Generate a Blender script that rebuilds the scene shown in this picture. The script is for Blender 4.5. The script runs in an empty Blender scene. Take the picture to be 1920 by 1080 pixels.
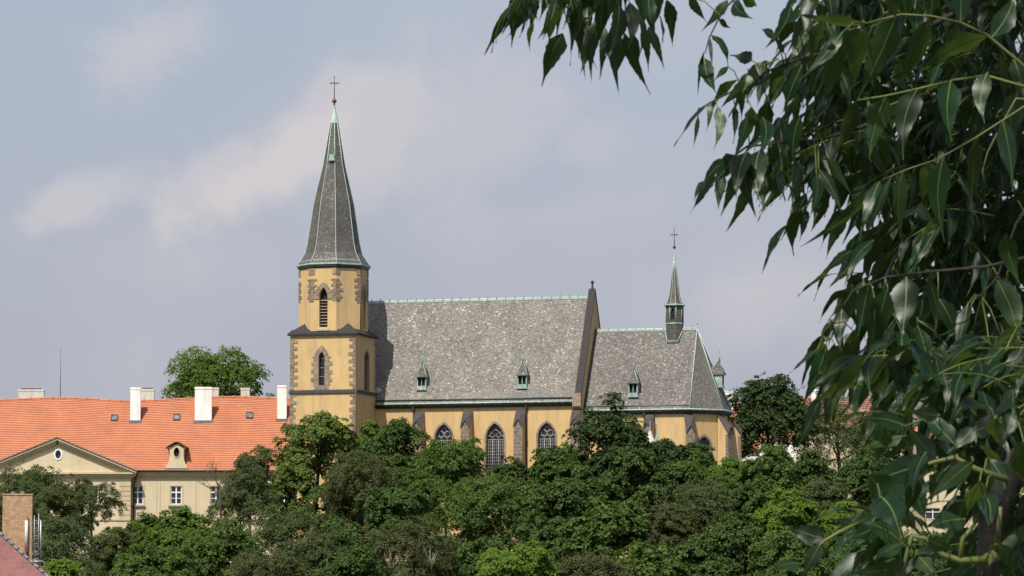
import bpy, bmesh, math, random
import numpy as np
from mathutils import Vector, Matrix
from mathutils.geometry import tessellate_polygon

R = math.radians
PI = math.pi
scene = bpy.context.scene
col = scene.collection

# ------------------------------------------------------------------ camera
F = 7500.0                       # focal length in pixels of the 1920 wide photograph
PITCH = math.atan(660.0 / F)     # the horizon lies at row 1200, below the frame
cam = bpy.data.objects.new("camera", bpy.data.cameras.new("camera"))
col.objects.link(cam)
cam.data.sensor_width = 36.0
cam.data.lens = F / 1920.0 * 36.0
cam.data.clip_start = 0.1
cam.data.clip_end = 6000.0
cam.rotation_euler = (PI / 2 + PITCH, 0, 0)
cam.data.dof.use_dof = True
cam.data.dof.focus_distance = 440.0
cam.data.dof.aperture_fstop = (cam.data.lens / 1000.0) / 0.0022
scene.camera = cam

# ------------------------------------------------------------------ light
SUN_EL, SUN_AZ = R(56.0), R(25.0)            # azimuth: degrees to the left of straight behind the camera
sd = Vector((-math.sin(SUN_AZ) * math.cos(SUN_EL), -math.cos(SUN_AZ) * math.cos(SUN_EL), math.sin(SUN_EL)))
sun = bpy.data.objects.new("sun", bpy.data.lights.new("sun", 'SUN'))
col.objects.link(sun)
sun.data.energy = 4.6
sun.data.angle = R(0.5)
sun.data.color = (1.0, 0.94, 0.84)
sun.rotation_euler = sd.to_track_quat('Z', 'Y').to_euler()

world = bpy.data.worlds.new("World")
scene.world = world
world.use_nodes = True


def build_world():
    nt = world.node_tree
    N, L = nt.nodes, nt.links
    N.clear()
    out = N.new('ShaderNodeOutputWorld')
    bg = N.new('ShaderNodeBackground')
    bg.inputs['Strength'].default_value = 0.1
    sky = N.new('ShaderNodeTexSky')
    sky.sky_type = 'NISHITA'
    sky.sun_disc = False
    sky.sun_elevation = SUN_EL
    sky.sun_rotation = PI + SUN_AZ
    sky.air_density = 1.3
    sky.dust_density = 2.5
    sky.ozone_density = 1.5
    tc = N.new('ShaderNodeTexCoord')
    sep = N.new('ShaderNodeSeparateXYZ')
    L.new(tc.outputs['Generated'], sep.inputs[0])
    # summer haze low over the horizon
    hz = N.new('ShaderNodeValToRGB')
    e = hz.color_ramp.elements
    e[0].position = 0.0
    e[0].color = (1, 1, 1, 1)
    e[1].position = 1.0
    e[1].color = (0, 0, 0, 1)
    m1 = N.new('ShaderNodeMath'); m1.operation = 'MULTIPLY'; m1.inputs[1].default_value = 2.2
    L.new(sep.outputs[2], m1.inputs[0])
    L.new(m1.outputs[0], hz.inputs[0])
    g = N.new('ShaderNodeValToRGB')
    e = g.color_ramp.elements
    e[0].position = 0.05; e[0].color = (0.332, 0.333, 0.402, 1)
    e[1].position = 1.0; e[1].color = (0.302, 0.344, 0.452, 1)
    m2 = N.new('ShaderNodeMath'); m2.operation = 'MULTIPLY'; m2.inputs[1].default_value = 6.2
    L.new(sep.outputs[2], m2.inputs[0])
    L.new(m2.outputs[0], g.inputs[0])
    gs = N.new('ShaderNodeVectorMath'); gs.operation = 'SCALE'; gs.inputs['Scale'].default_value = 10.0
    L.new(g.outputs[0], gs.inputs[0])
    mx = N.new('ShaderNodeMix'); mx.data_type = 'RGBA'
    L.new(hz.outputs[0], mx.inputs['Factor'])
    L.new(sky.outputs[0], mx.inputs['A'])
    L.new(gs.outputs[0], mx.inputs['B'])
    # thin clouds: soft banks on the sky dome, their edges broken up by noise
    comb = N.new('ShaderNodeCombineXYZ')
    L.new(sep.outputs[0], comb.inputs[0]); L.new(sep.outputs[2], comb.inputs[1])
    nz = N.new('ShaderNodeTexNoise')
    nz.inputs['Scale'].default_value = 30.0
    nz.inputs['Detail'].default_value = 9.0
    nz.inputs['Roughness'].default_value = 0.62
    L.new(tc.outputs['Generated'], nz.inputs['Vector'])
    nz2 = N.new('ShaderNodeTexNoise')
    nz2.inputs['Scale'].default_value = 14.0
    nz2.inputs['Detail'].default_value = 4.0
    L.new(tc.outputs['Generated'], nz2.inputs['Vector'])

    def bank(px, py, ax, ay, rot, hard):
        mp = N.new('ShaderNodeMapping'); mp.vector_type = 'TEXTURE'
        mp.inputs['Location'].default_value = ((px - 960) / F, (1200 - py) / F, 0)
        mp.inputs['Rotation'].default_value = (0, 0, R(rot))
        mp.inputs['Scale'].default_value = (ax / F, ay / F, 1)
        L.new(comb.outputs[0], mp.inputs['Vector'])
        ln = N.new('ShaderNodeVectorMath'); ln.operation = 'LENGTH'
        L.new(mp.outputs[0], ln.inputs[0])
        ad = N.new('ShaderNodeMath'); ad.operation = 'MULTIPLY_ADD'
        ad.inputs[1].default_value = 1.9
        L.new(nz.outputs[0], ad.inputs[0]); L.new(ln.outputs['Value'], ad.inputs[2])
        mr = N.new('ShaderNodeMapRange'); mr.interpolation_type = 'SMOOTHSTEP'
        mr.inputs['From Min'].default_value = 2.0
        mr.inputs['From Max'].default_value = 2.0 - hard
        L.new(ad.outputs[0], mr.inputs['Value'])
        return mr.outputs[0]
    banks = [bank(480, 335, 290, 125, 26, .75), bank(670, 260, 300, 175, 20, .85), bank(270, 95, 230, 125, 32, .85),
             bank(130, 390, 200, 75, 18, .8), bank(850, 260, 330, 190, 5, 1.0), bank(1100, 270, 130, 70, 20, 1.1),
             bank(630, 170, 95, 65, 40, .8), bank(1400, 560, 360, 150, 5, 1.1), bank(330, 500, 520, 120, 3, 1.2), bank(950, 420, 420, 90, 4, 1.2)]
    wts = [.95, .78, .65, .7, .55, .38, .5, .4, .3, .35]
    acc = None
    for b, w in zip(banks, wts):
        m = N.new('ShaderNodeMath'); m.operation = 'MULTIPLY'; m.inputs[1].default_value = w
        L.new(b, m.inputs[0])
        if acc is None:
            acc = m.outputs[0]
        else:
            a = N.new('ShaderNodeMath'); a.operation = 'SMOOTH_MAX'; a.inputs[2].default_value = .25
            L.new(acc, a.inputs[0]); L.new(m.outputs[0], a.inputs[1]); acc = a.outputs[0]
    # a faint general veil
    v = N.new('ShaderNodeMapRange')
    v.inputs['From Min'].default_value = .45; v.inputs['From Max'].default_value = .75
    v.inputs['To Max'].default_value = .3
    L.new(nz2.outputs[0], v.inputs['Value'])
    a = N.new('ShaderNodeMath'); a.operation = 'ADD'; a.use_clamp = True
    L.new(acc, a.inputs[0]); L.new(v.outputs[0], a.inputs[1])
    cl = N.new('ShaderNodeMix'); cl.data_type = 'RGBA'
    cl.inputs['B'].default_value = (4.95, 4.72, 4.90, 1)
    L.new(a.outputs[0], cl.inputs['Factor'])
    L.new(mx.outputs['Result'], cl.inputs['A'])
    L.new(cl.outputs['Result'], bg.inputs['Color'])
    L.new(bg.outputs[0], out.inputs[0])


build_world()
scene.view_settings.view_transform = 'Standard'
scene.view_settings.look = 'None'
scene.view_settings.gamma = 1.0
scene.view_settings.exposure = 0.35
scene.cycles.max_bounces = 6
scene.cycles.transparent_max_bounces = 4

# ------------------------------------------------------------------ pixel <-> place helpers
FWD = Vector((0, math.cos(PITCH), math.sin(PITCH)))
UP = Vector((0, -math.sin(PITCH), math.cos(PITCH)))


def ray(px, py):
    return FWD + Vector((1, 0, 0)) * ((px - 960) / F) + UP * ((540 - py) / F)


def at(px, py, Y):
    r = ray(px, py)
    return r * (Y / r.y)


class Frame:
    """A building's own axes: u along its front, v to the back, z up."""
    def __init__(s, O, theta):
        s.O = Vector(O); s.th = theta
        c, n = math.cos(theta), math.sin(theta)
        s.eu, s.ev = Vector((c, -n, 0)), Vector((n, c, 0))

    def onv(s, px, py, v):
        r = ray(px, py)
        t = (v + s.O.dot(s.ev)) / r.dot(s.ev)
        p = r * t - s.O
        return p.dot(s.eu), p.z

    def onu(s, px, py, u):
        r = ray(px, py)
        t = (u + s.O.dot(s.eu)) / r.dot(s.eu)
        p = r * t - s.O
        return p.dot(s.ev), p.z

    def root(s, name):
        o = bpy.data.objects.new(name, None)
        col.objects.link(o)
        o.location = s.O
        o.rotation_euler = (0, 0, -s.th)
        o.empty_display_size = 1
        return o


def gz(x, y):
    """height of the ground"""
    def ss(a, b, t):
        t = min(1, max(0, (t - a) / (b - a)))
        return t * t * (3 - 2 * t)
    z = -1.75 - 12.25 * ss(15, 90, y) + 22.0 * ss(190, 440, y)
    z += ss(60, 200, y) * (math.sin(x * .045 + 1.0) * .5 + math.sin(y * .06 + x * .02) * .5)
    return z


# ------------------------------------------------------------------ mesh helpers
class MB:
    def __init__(s):
        s.v, s.f, s.uv, s.sm = [], [], [], []

    def poly(s, pts, uv=None, smooth=False):
        i = len(s.v)
        s.v += [tuple(p) for p in pts]
        s.f.append(list(range(i, i + len(pts))))
        s.uv.append(uv); s.sm.append(smooth)

    def box(s, c, d, M=None, taper=None):
        cx, cy, cz = c; dx, dy, dz = d[0] / 2, d[1] / 2, d[2] / 2
        P = []
        for k in (-1, 1):
            t = taper if (taper and k == 1) else 1.0
            for i, j in ((-1, -1), (1, -1), (1, 1), (-1, 1)):
                p = Vector((cx + i * dx * t, cy + j * dy * t, cz + k * dz))
                P.append(M @ p if M is not None else p)
        for q in ((0, 3, 2, 1), (4, 5, 6, 7), (0, 1, 5, 4), (1, 2, 6, 5), (2, 3, 7, 6), (3, 0, 4, 7)):
            s.poly([P[a] for a in q])

    def mbox(s, M, x0, x1, z0, z1, d0, d1):
        """box on a wall: M(x, z, d) maps wall coordinates to space"""
        P = [M(x, z, d) for d in (d0, d1) for x, z in ((x0, z0), (x1, z0), (x1, z1), (x0, z1))]
        for q in ((4, 5, 6, 7), (0, 1, 5, 4), (1, 2, 6, 5), (2, 3, 7, 6), (3, 0, 4, 7), (0, 3, 2, 1)):
            s.poly([P[a] for a in q])

    def tube(s, path, r, n=6, smooth=True):
        path = [Vector(p) for p in path]
        rs = r if isinstance(r, (list, tuple)) else [r] * len(path)
        rings = []
        pa = None
        for i, p in enumerate(path):
            t = (path[min(i + 1, len(path) - 1)] - path[max(i - 1, 0)])
            if t.length < 1e-9:
                t = Vector((0, 0, 1))
            t.normalize()
            a = pa if pa is not None else (Vector((1, 0, 0)) if abs(t.x) < .8 else Vector((0, 0, 1)))
            a = (a - t * a.dot(t))
            if a.length < 1e-6:
                a = t.orthogonal()
            a.normalize(); pa = a
            b = t.cross(a)
            rings.append([p + (a * math.cos(k * 2 * PI / n) + b * math.sin(k * 2 * PI / n)) * rs[i] for k in range(n)])
        base = len(s.v)
        for rg in rings:
            s.v += [tuple(q) for q in rg]
        for i in range(len(rings) - 1):
            for k in range(n):
                a = base + i * n + k; b = base + i * n + (k + 1) % n
                s.f.append([a, b, b + n, a + n]); s.uv.append(None); s.sm.append(smooth)
        s.f.append([base + k for k in range(n)][::-1]); s.uv.append(None); s.sm.append(False)
        e = base + (len(rings) - 1) * n
        s.f.append([e + k for k in range(n)]); s.uv.append(None); s.sm.append(False)

    def lathe(s, prof, c, n=8, a0=0.0, smooth=False):
        """prof: (radius, z) list"""
        cx, cy = c
        rings = []
        for r, z in prof:
            rings.append([Vector((cx + r * math.cos(a0 + k * 2 * PI / n), cy + r * math.sin(a0 + k * 2 * PI / n), z)) for k in range(n)])
        for i in range(len(rings) - 1):
            for k in range(n):
                k2 = (k + 1) % n
                a, b, d, e = rings[i][k], rings[i][k2], rings[i + 1][k2], rings[i + 1][k]
                if prof[i + 1][0] < 1e-6:
                    s.poly([a, b, d], smooth=smooth)
                elif prof[i][0] < 1e-6:
                    s.poly([a, d, e], smooth=smooth)
                else:
                    s.poly([a, b, d, e], smooth=smooth)
        if prof[0][0] > 1e-6:
            s.poly(rings[0][::-1])
        if prof[-1][0] > 1e-6:
            s.poly(rings[-1])

    def wall(s, M, outer, holes=(), d=0.0):
        loops = [[Vector((x, z, 0)) for x, z in outer]] + [[Vector((x, z, 0)) for x, z in h] for h in holes]
        flat = [p for l in loops for p in l]
        for t in tessellate_polygon(loops):
            a, b, c = (flat[i] for i in t)
            if (b - a).cross(c - a).z < 0:
                b, c = c, b
            s.poly([M(p.x, p.y, d) for p in (a, b, c)])

    def ring(s, M, outer, inner, d0, d1):
        """a frame round an opening, proud by d0, its reveal running back to d1"""
        n = len(outer)
        for i in range(n):
            j = (i + 1) % n
            s.poly([M(*outer[i], d0), M(*outer[j], d0), M(*inner[j], d0), M(*inner[i], d0)])
            s.poly([M(*inner[i], d0), M(*inner[j], d0), M(*inner[j], d1), M(*inner[i], d1)])
            s.poly([M(*outer[i], -0.05), M(*outer[j], -0.05), M(*outer[j], d0), M(*outer[i], d0)])

    def build(s, name, mat, parent=None, loc=None):
        me = bpy.data.meshes.new(name)
        me.from_pydata(s.v, [], s.f)
        uvl = me.uv_layers.new(name="UVMap")
        V = me.vertices
        for p in me.polygons:
            p.use_smooth = s.sm[p.index]
            cu = s.uv[p.index]
            if cu is not None:
                for li, q in zip(p.loop_indices, cu):
                    uvl.data[li].uv = q
                continue
            n = p.normal
            if abs(n.z) > .999:
                t, b = Vector((1, 0, 0)), Vector((0, 1, 0))
            else:
                t = Vector((-n.y, n.x, 0)).normalized()
                b = n.cross(t)
            for li in p.loop_indices:
                co = V[me.loops[li].vertex_index].co
                uvl.data[li].uv = (co.dot(t), co.dot(b))
        o = bpy.data.objects.new(name, me)
        col.objects.link(o)
        me.materials.append(mat)
        if parent is not None:
            o.parent = parent
        if loc is not None:
            o.location = loc
        return o


def tag(o, label=None, cat=None, group=None, kind=None):
    if label: o["label"] = label
    if cat: o["category"] = cat
    if group: o["group"] = group
    if kind: o["kind"] = kind
    return o


# ------------------------------------------------------------------ materials
def mat_base(name):
    m = bpy.data.materials.new(name)
    m.use_nodes = True
    nt = m.node_tree
    b = nt.nodes['Principled BSDF']
    return m, nt, b


def ramp(nt, fac, stops, interp='LINEAR'):
    r = nt.nodes.new('ShaderNodeValToRGB')
    r.color_ramp.interpolation = interp
    els = r.color_ramp.elements
    while len(els) < len(stops):
        els.new(0.5)
    for e, (p, c) in zip(els, stops):
        e.position = p
        e.color = (*c, 1) if len(c) == 3 else c
    nt.links.new(fac, r.inputs[0])
    return r.outputs[0]


def noise(nt, scale, detail=4, vec=None, rough=.55, dist=0):
    n = nt.nodes.new('ShaderNodeTexNoise')
    n.inputs['Scale'].default_value = scale
    n.inputs['Detail'].default_value = detail
    n.inputs['Roughness'].default_value = rough
    n.inputs['Distortion'].default_value = dist
    if vec is None:
        tc = nt.nodes.new('ShaderNodeTexCoord')
        vec = tc.outputs['Object']
    nt.links.new(vec, n.inputs['Vector'])
    return n.outputs[0]


def mixc(nt, fac, a, b, mode='MIX'):
    m = nt.nodes.new('ShaderNodeMix'); m.data_type = 'RGBA'; m.blend_type = mode
    for key, val in (('Factor', fac), ('A', a), ('B', b)):
        if hasattr(val, 'is_linked') or hasattr(val, 'links'):
            nt.links.new(val, m.inputs[key])
        elif key == 'Factor':
            m.inputs[key].default_value = val
        else:
            m.inputs[key].default_value = (*val, 1)
    return m.outputs['Result']


def scaled(nt, vec, sx, sy, sz=1):
    v = nt.nodes.new('ShaderNodeVectorMath'); v.operation = 'MULTIPLY'
    v.inputs[1].default_value = (sx, sy, sz)
    nt.links.new(vec, v.inputs[0])
    return v.outputs[0]


def uvout(nt):
    return nt.nodes.new('ShaderNodeTexCoord').outputs['UV']


def objout(nt):
    return nt.nodes.new('ShaderNodeTexCoord').outputs['Object']


def bump(nt, b, h, strength, dist=.02):
    n = nt.nodes.new('ShaderNodeBump')
    n.inputs['Strength'].default_value = strength
    n.inputs['Distance'].default_value = dist
    nt.links.new(h, n.inputs['Height'])
    nt.links.new(n.outputs[0], b.inputs['Normal'])


def plaster(name, c, dirt, amount=.5, rough=.9):
    m, nt, b = mat_base(name)
    o = objout(nt)
    big = noise(nt, .35, 5, o)
    streak = noise(nt, 1.0, 6, scaled(nt, o, 1.6, 1.6, .22), .65)
    fine = noise(nt, 9, 3, o)
    c1 = mixc(nt, ramp(nt, big, [(.35, (0, 0, 0)), (.75, (1, 1, 1))]), c, tuple(x * .86 for x in c))
    f = ramp(nt, streak, [(.46, (0, 0, 0)), (.76, (amount,) * 3)])
    c2 = mixc(nt, f, c1, dirt)
    c3 = mixc(nt, .22, c2, ramp(nt, fine, [(.3, (.25, .25, .25)), (.7, (.75, .75, .75))]), 'OVERLAY')
    nt.links.new(c3, b.inputs['Base Color'])
    b.inputs['Roughness'].default_value = rough
    bump(nt, b, fine, .25, .01)
    return m


def stone(name, c, c2, spread=1.0):
    m, nt, b = mat_base(name)
    g = nt.nodes.new('ShaderNodeNewGeometry')
    isl = ramp(nt, g.outputs['Random Per Island'], [(0, c), (.5, c2), (1, tuple(x * 1.25 for x in c))])
    n = noise(nt, 4, 5)
    cc = mixc(nt, .55, isl, ramp(nt, n, [(.3, (.2, .2, .2)), (.7, (.8, .8, .8))]), 'OVERLAY')
    nt.links.new(cc, b.inputs['Base Color'])
    b.inputs['Roughness'].default_value = .92
    bump(nt, b, n, .5, .03)
    return m


def block_stone(name, c1, c2, mortar, w, h):
    m, nt, b = mat_base(name)
    br = nt.nodes.new('ShaderNodeTexBrick')
    br.inputs['Color1'].default_value = (*c1, 1)
    br.inputs['Color2'].default_value = (*c2, 1)
    br.inputs['Mortar'].default_value = (*mortar, 1)
    br.inputs['Scale'].default_value = 1
    br.inputs['Brick Width'].default_value = w
    br.inputs['Row Height'].default_value = h
    br.inputs['Mortar Size'].default_value = h * .05
    br.inputs['Bias'].default_value = 0
    nt.links.new(uvout(nt), br.inputs['Vector'])
    n = noise(nt, 5, 5)
    cc = mixc(nt, .6, br.outputs[0], ramp(nt, n, [(.3, (.25, .25, .25)), (.7, (.75, .75, .75))]), 'OVERLAY')
    nt.links.new(cc, b.inputs['Base Color'])
    b.inputs['Roughness'].default_value = .92
    bump(nt, b, n, .4, .02)
    return m


def slate(name, stops, sw=.30, sh=.20, patch=.35, tilt=.16):
    """Hand cut slates: each slate has its own tone, the palest painted as sun glints, and lies at a slightly different angle."""
    m, nt, b = mat_base(name)
    N, L = nt.nodes, nt.links
    uv = uvout(nt)
    s = scaled(nt, uv, 1 / sw, 1 / sh, 0)
    sep = N.new('ShaderNodeSeparateXYZ'); L.new(s, sep.inputs[0])
    fl = N.new('ShaderNodeMath'); fl.operation = 'FLOOR'; L.new(sep.outputs[1], fl.inputs[0])
    off = N.new('ShaderNodeMath'); off.operation = 'MULTIPLY_ADD'; off.inputs[1].default_value = .437
    L.new(fl.outputs[0], off.inputs[0]); L.new(sep.outputs[0], off.inputs[2])
    flx = N.new('ShaderNodeMath'); flx.operation = 'FLOOR'; L.new(off.outputs[0], flx.inputs[0])
    cb = N.new('ShaderNodeCombineXYZ'); L.new(flx.outputs[0], cb.inputs[0]); L.new(fl.outputs[0], cb.inputs[1])
    wn = N.new('ShaderNodeTexWhiteNoise'); wn.noise_dimensions = '2D'; L.new(cb.outputs[0], wn.inputs['Vector'])
    base = ramp(nt, wn.outputs['Value'], stops)  # random tone per slate; the lightest stops paint the sparkle of glossy slates
    big = noise(nt, .5, 7, scaled(nt, uv, 1, .45, 0), .68)
    pc = ramp(nt, big, [(.36, (.70, .69, .68)), (.5, (.5, .5, .5)), (.66, (.36, .36, .37))])
    cc = mixc(nt, patch, base, pc, 'OVERLAY')
    # dark line where a course overlaps the one below
    fr = N.new('ShaderNodeMath'); fr.operation = 'FRACT'; L.new(sep.outputs[1], fr.inputs[0])
    edge = ramp(nt, fr.outputs[0], [(0, (.45, .45, .45)), (.16, (1, 1, 1))])
    cc = mixc(nt, .8, cc, edge, 'MULTIPLY')
    L.new(cc, b.inputs['Base Color'])
    b.inputs['Specular IOR Level'].default_value = .3
    rr = ramp(nt, wn.outputs['Value'], [(0, (.8,) * 3), (.8, (.65,) * 3), (1, (.5,) * 3)])
    L.new(rr, b.inputs['Roughness'])
    g = N.new('ShaderNodeNewGeometry')
    sub = N.new('ShaderNodeVectorMath'); sub.operation = 'SUBTRACT'; sub.inputs[1].default_value = (.5, .5, .5)
    L.new(wn.outputs['Color'], sub.inputs[0])
    ma = N.new('ShaderNodeVectorMath'); ma.operation = 'MULTIPLY_ADD'; ma.inputs[1].default_value = (tilt,) * 3
    L.new(sub.outputs[0], ma.inputs[0]); L.new(g.outputs['Normal'], ma.inputs[2])
    nm = N.new('ShaderNodeVectorMath'); nm.operation = 'NORMALIZE'; L.new(ma.outputs[0], nm.inputs[0])
    L.new(nm.outputs[0], b.inputs['Normal'])
    return m


def tiles(name, c1, c2, dark, tw=.19, th=.29):
    m, nt, b = mat_base(name)
    br = nt.nodes.new('ShaderNodeTexBrick')
    br.offset = .5
    br.inputs['Color1'].default_value = (*c1, 1)
    br.inputs['Color2'].default_value = (*c2, 1)
    br.inputs['Mortar'].default_value = (*dark, 1)
    br.inputs['Scale'].default_value = 1
    br.inputs['Brick Width'].default_value = tw
    br.inputs['Row Height'].default_value = th
    br.inputs['Mortar Size'].default_value = .02
    nt.links.new(uvout(nt), br.inputs['Vector'])
    n = noise(nt, .5, 5)
    f = noise(nt, 7, 3)
    cc = mixc(nt, .25, br.outputs[0], ramp(nt, n, [(.3, (.3, .3, .3)), (.7, (.7, .7, .7))]), 'OVERLAY')
    cc = mixc(nt, .15, cc, ramp(nt, f, [(.3, (.3, .3, .3)), (.7, (.7, .7, .7))]), 'OVERLAY')
    nt.links.new(cc, b.inputs['Base Color'])
    b.inputs['Roughness'].default_value = .85
    return m


def metal(name, c, c2, rough=.55, metallic=0.0, sc=3):
    m, nt, b = mat_base(name)
    o = objout(nt)
    n = noise(nt, sc, 6, scaled(nt, o, 1, 1, .4), .65)
    nt.links.new(ramp(nt, n, [(.35, c), (.68, c2)]), b.inputs['Base Color'])
    b.inputs['Roughness'].default_value = rough
    b.inputs['Metallic'].default_value = metallic
    return m


def glass(name, c, rough=.12):
    m, nt, b = mat_base(name)
    n = noise(nt, 1.7, 3)
    nt.links.new(ramp(nt, n, [(.35, c), (.7, tuple(x * 2.2 for x in c))]), b.inputs['Base Color'])
    b.inputs['Roughness'].default_value = rough
    bump(nt, b, n, .15, .03)
    return m


def leafmat(name, c1, c2, trans, tfac=.3, rough=.62, spec=.12):
    m, nt, b = mat_base(name)
    N, L = nt.nodes, nt.links
    g = N.new('ShaderNodeNewGeometry')
    big = noise(nt, .45, 3)
    a = N.new('ShaderNodeMath'); a.operation = 'MULTIPLY_ADD'; a.inputs[1].default_value = .55; a.inputs[2].default_value = -.02
    L.new(g.outputs['Random Per Island'], a.inputs[0])
    a2 = N.new('ShaderNodeMath'); a2.operation = 'MULTIPLY_ADD'; a2.inputs[1].default_value = .5
    L.new(big, a2.inputs[0]); L.new(a.outputs[0], a2.inputs[2])
    cc = ramp(nt, a2.outputs[0], [(.1, c1), (.8, c2)])
    L.new(cc, b.inputs['Base Color'])
    b.inputs['Roughness'].default_value = rough
    b.inputs['Specular IOR Level'].default_value = spec
    t = N.new('ShaderNodeBsdfTranslucent'); t.inputs['Color'].default_value = (*trans, 1)
    mx = N.new('ShaderNodeMixShader'); mx.inputs[0].default_value = tfac
    L.new(b.outputs[0], mx.inputs[1]); L.new(t.outputs[0], mx.inputs[2])
    L.new(mx.outputs[0], N['Material Output'].inputs[0])
    return m


M_ochre = plaster('ochre_plaster', (.57, .395, .18), (.33, .25, .16), .8)
M_cream = plaster('cream_plaster', (.575, .49, .335), (.38, .32, .23), .4)
M_creamtrim = plaster('cream_trim', (.52, .43, .27), (.33, .28, .2), .5)
M_white = plaster('white_render', (.82, .80, .77), (.45, .42, .38), .75)
M_oldwhite = plaster('weathered_render', (.60, .57, .52), (.33, .30, .27), .9)
M_quoin = stone('brown_stone', (.15, .115, .085), (.27, .21, .15))
M_darkstone = stone('dark_stone', (.04, .034, .034), (.06, .052, .05))
M_broach = stone('slate_broach', (.020, .019, .020), (.03, .028, .029))
M_capstone = stone('coping_stone', (.024, .021, .021), (.034, .030, .029))
M_copperlight = metal('pale_copper', (.27, .37, .325), (.42, .52, .47), .6)
M_block = block_stone('buttress_blocks', (.20, .155, .115), (.13, .105, .09), (.30, .25, .19), .75, .42)
M_slate = slate('nave_slate', [(0, (.098, .090, .079)), (.3, (.138, .128, .114)), (.90, (.176, .164, .147)), (.975, (.225, .211, .195)), (1, (.42, .40, .38))], .17, .12, .55, .022)
M_slate2 = slate('choir_slate', [(0, (.082, .076, .068)), (.5, (.113, .105, .095)), (.95, (.136, .127, .116)), (1, (.28, .265, .25))], .18, .12, .5, .04)
M_spire = slate('spire_slate', [(0, (.062, .058, .053)), (.5, (.088, .083, .076)), (.95, (.108, .102, .094)), (1, (.19, .18, .17))], .18, .12, .5, .04)
M_copper = metal('green_copper', (.15, .24, .20), (.36, .47, .41), .6)
M_copperdark = metal('dark_copper', (.018, .035, .035), (.04, .075, .068), .45)
M_lead = metal('lead_sheet', (.10, .105, .115), (.17, .18, .19), .5)
M_iron = metal('wrought_iron', (.035, .03, .028), (.06, .05, .045), .5)
M_rust = metal('brown_pipe', (.045, .025, .018), (.075, .04, .028), .55)
M_ball = metal('red_copper_ball', (.15, .06, .05), (.24, .10, .08), .4, .3)
M_church_glass = glass('leaded_glass', (.012, .013, .016), .2)
M_tracery = metal('pale_stone_bars', (.30, .29, .28), (.42, .41, .39), .9)
M_louver = metal('louver_wood', (.17, .125, .095), (.26, .20, .155), .85)
M_dark = metal('dark_inside', (.008, .007, .006), (.014, .012, .01), .9)
M_tile = tiles('clay_tiles', (.52, .205, .108), (.475, .18, .092), (.30, .10, .05))
M_tileold = tiles('old_clay_tiles', (.36, .15, .085), (.27, .10, .06), (.15, .06, .04))
M_redtin = plaster('faded_red_sheet', (.21, .088, .080), (.10, .05, .045), .9)
M_brick = block_stone('tan_brick', (.40, .265, .155), (.31, .195, .11), (.40, .30, .2), .26, .075)
M_winwhite = metal('white_window_paint', (.72, .72, .74), (.80, .80, .82), .5)
M_pane = glass('window_pane', (.018, .02, .028), .06)
M_sky_pane = glass('skylight_pane', (.10, .115, .125), .08)
M_steel = metal('galvanised_steel', (.30, .31, .32), (.42, .43, .44), .45, .4)
M_bark = metal('tree_bark', (.045, .035, .026), (.09, .072, .055), .9, 0, 6)
M_deadwood = metal('dead_wood', (.30, .26, .22), (.42, .38, .33), .9, 0, 4)
M_ground = plaster('hillside_ground', (.06, .075, .025), (.10, .075, .04), .6)

L_mid = leafmat('leaf_mid', (.042, .078, .020), (.090, .138, .032), (.13, .22, .03))
L_bright = leafmat('leaf_bright', (.050, .098, .019), (.112, .172, .034), (.19, .30, .04), .32)
L_loose = leafmat('leaf_loose', (.072, .108, .026), (.150, .190, .048), (.16, .24, .04), .3)
L_feather = leafmat('leaf_feather', (.060, .078, .028), (.112, .132, .044), (.10, .15, .03), .3)
L_lime = leafmat('leaf_lime', (.06, .115, .02), (.12, .185, .032), (.25, .40, .04), .34)
L_dark = leafmat('leaf_dark', (.020, .040, .016), (.050, .080, .025), (.06, .12, .02), .2)
L_olive = leafmat('leaf_olive', (.050, .062, .023), (.092, .104, .040), (.10, .13, .03), .25)
L_gray = leafmat('leaf_greygreen', (.050, .070, .026), (.092, .118, .040), (.09, .15, .04), .25)
L_forest = leafmat('leaf_forest', (.034, .064, .019), (.072, .116, .029), (.09, .17, .025), .25)

# ------------------------------------------------------------------ ground
def build_ground():
    xs = [-3000, -1500, -700, -400, -250] + list(range(-160, 161, 8)) + [250, 400, 700, 1500, 3000]
    ys = [-400, -100, -40] + list(range(-10, 520, 10)) + [600, 800, 1200, 2000, 4000]
    mb = MB()
    for j in range(len(ys) - 1):
        for i in range(len(xs) - 1):
            mb.poly([(xs[a], ys[b], gz(xs[a], ys[b])) for a, b in ((i, j), (i + 1, j), (i + 1, j + 1), (i, j + 1))], smooth=True)
    tag(mb.build('ground', M_ground), kind='structure')


build_ground()

# ================================================================== the church
TH = R(15.5)
S = 450.0 / F
WT = 126 * S / math.cos(TH)          # tower front
DT = 32.5 * S / math.sin(TH)         # tower depth
c0 = at(668, 735, 450.0)
CO = Vector((c0.x + DT * math.sin(TH), c0.y + DT * math.cos(TH), 7.6))
CF = Frame(CO, TH)
church = CF.root('church')
tag(church, 'ochre gothic church with slate roofs and a tall tapering spire on its left', 'church')


def zf(py, v=0.0, px=620):
    return CF.onv(px, py, v)[1]


def Mwall(O, t, n):
    O, t, n = Vector(O), Vector(t), Vector(n)
    return lambda x, z, d: O + t * x + n * d + Vector((0, 0, z))


def facetM(c, a, ang):
    """wall frame of one side of a polygon; ang 0 looks south, positive to the east"""
    n = Vector((math.sin(ang), -math.cos(ang), 0)); t = Vector((math.cos(ang), math.sin(ang), 0))
    return Mwall(Vector((c[0], c[1], 0)) + n * a, t, n)


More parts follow.
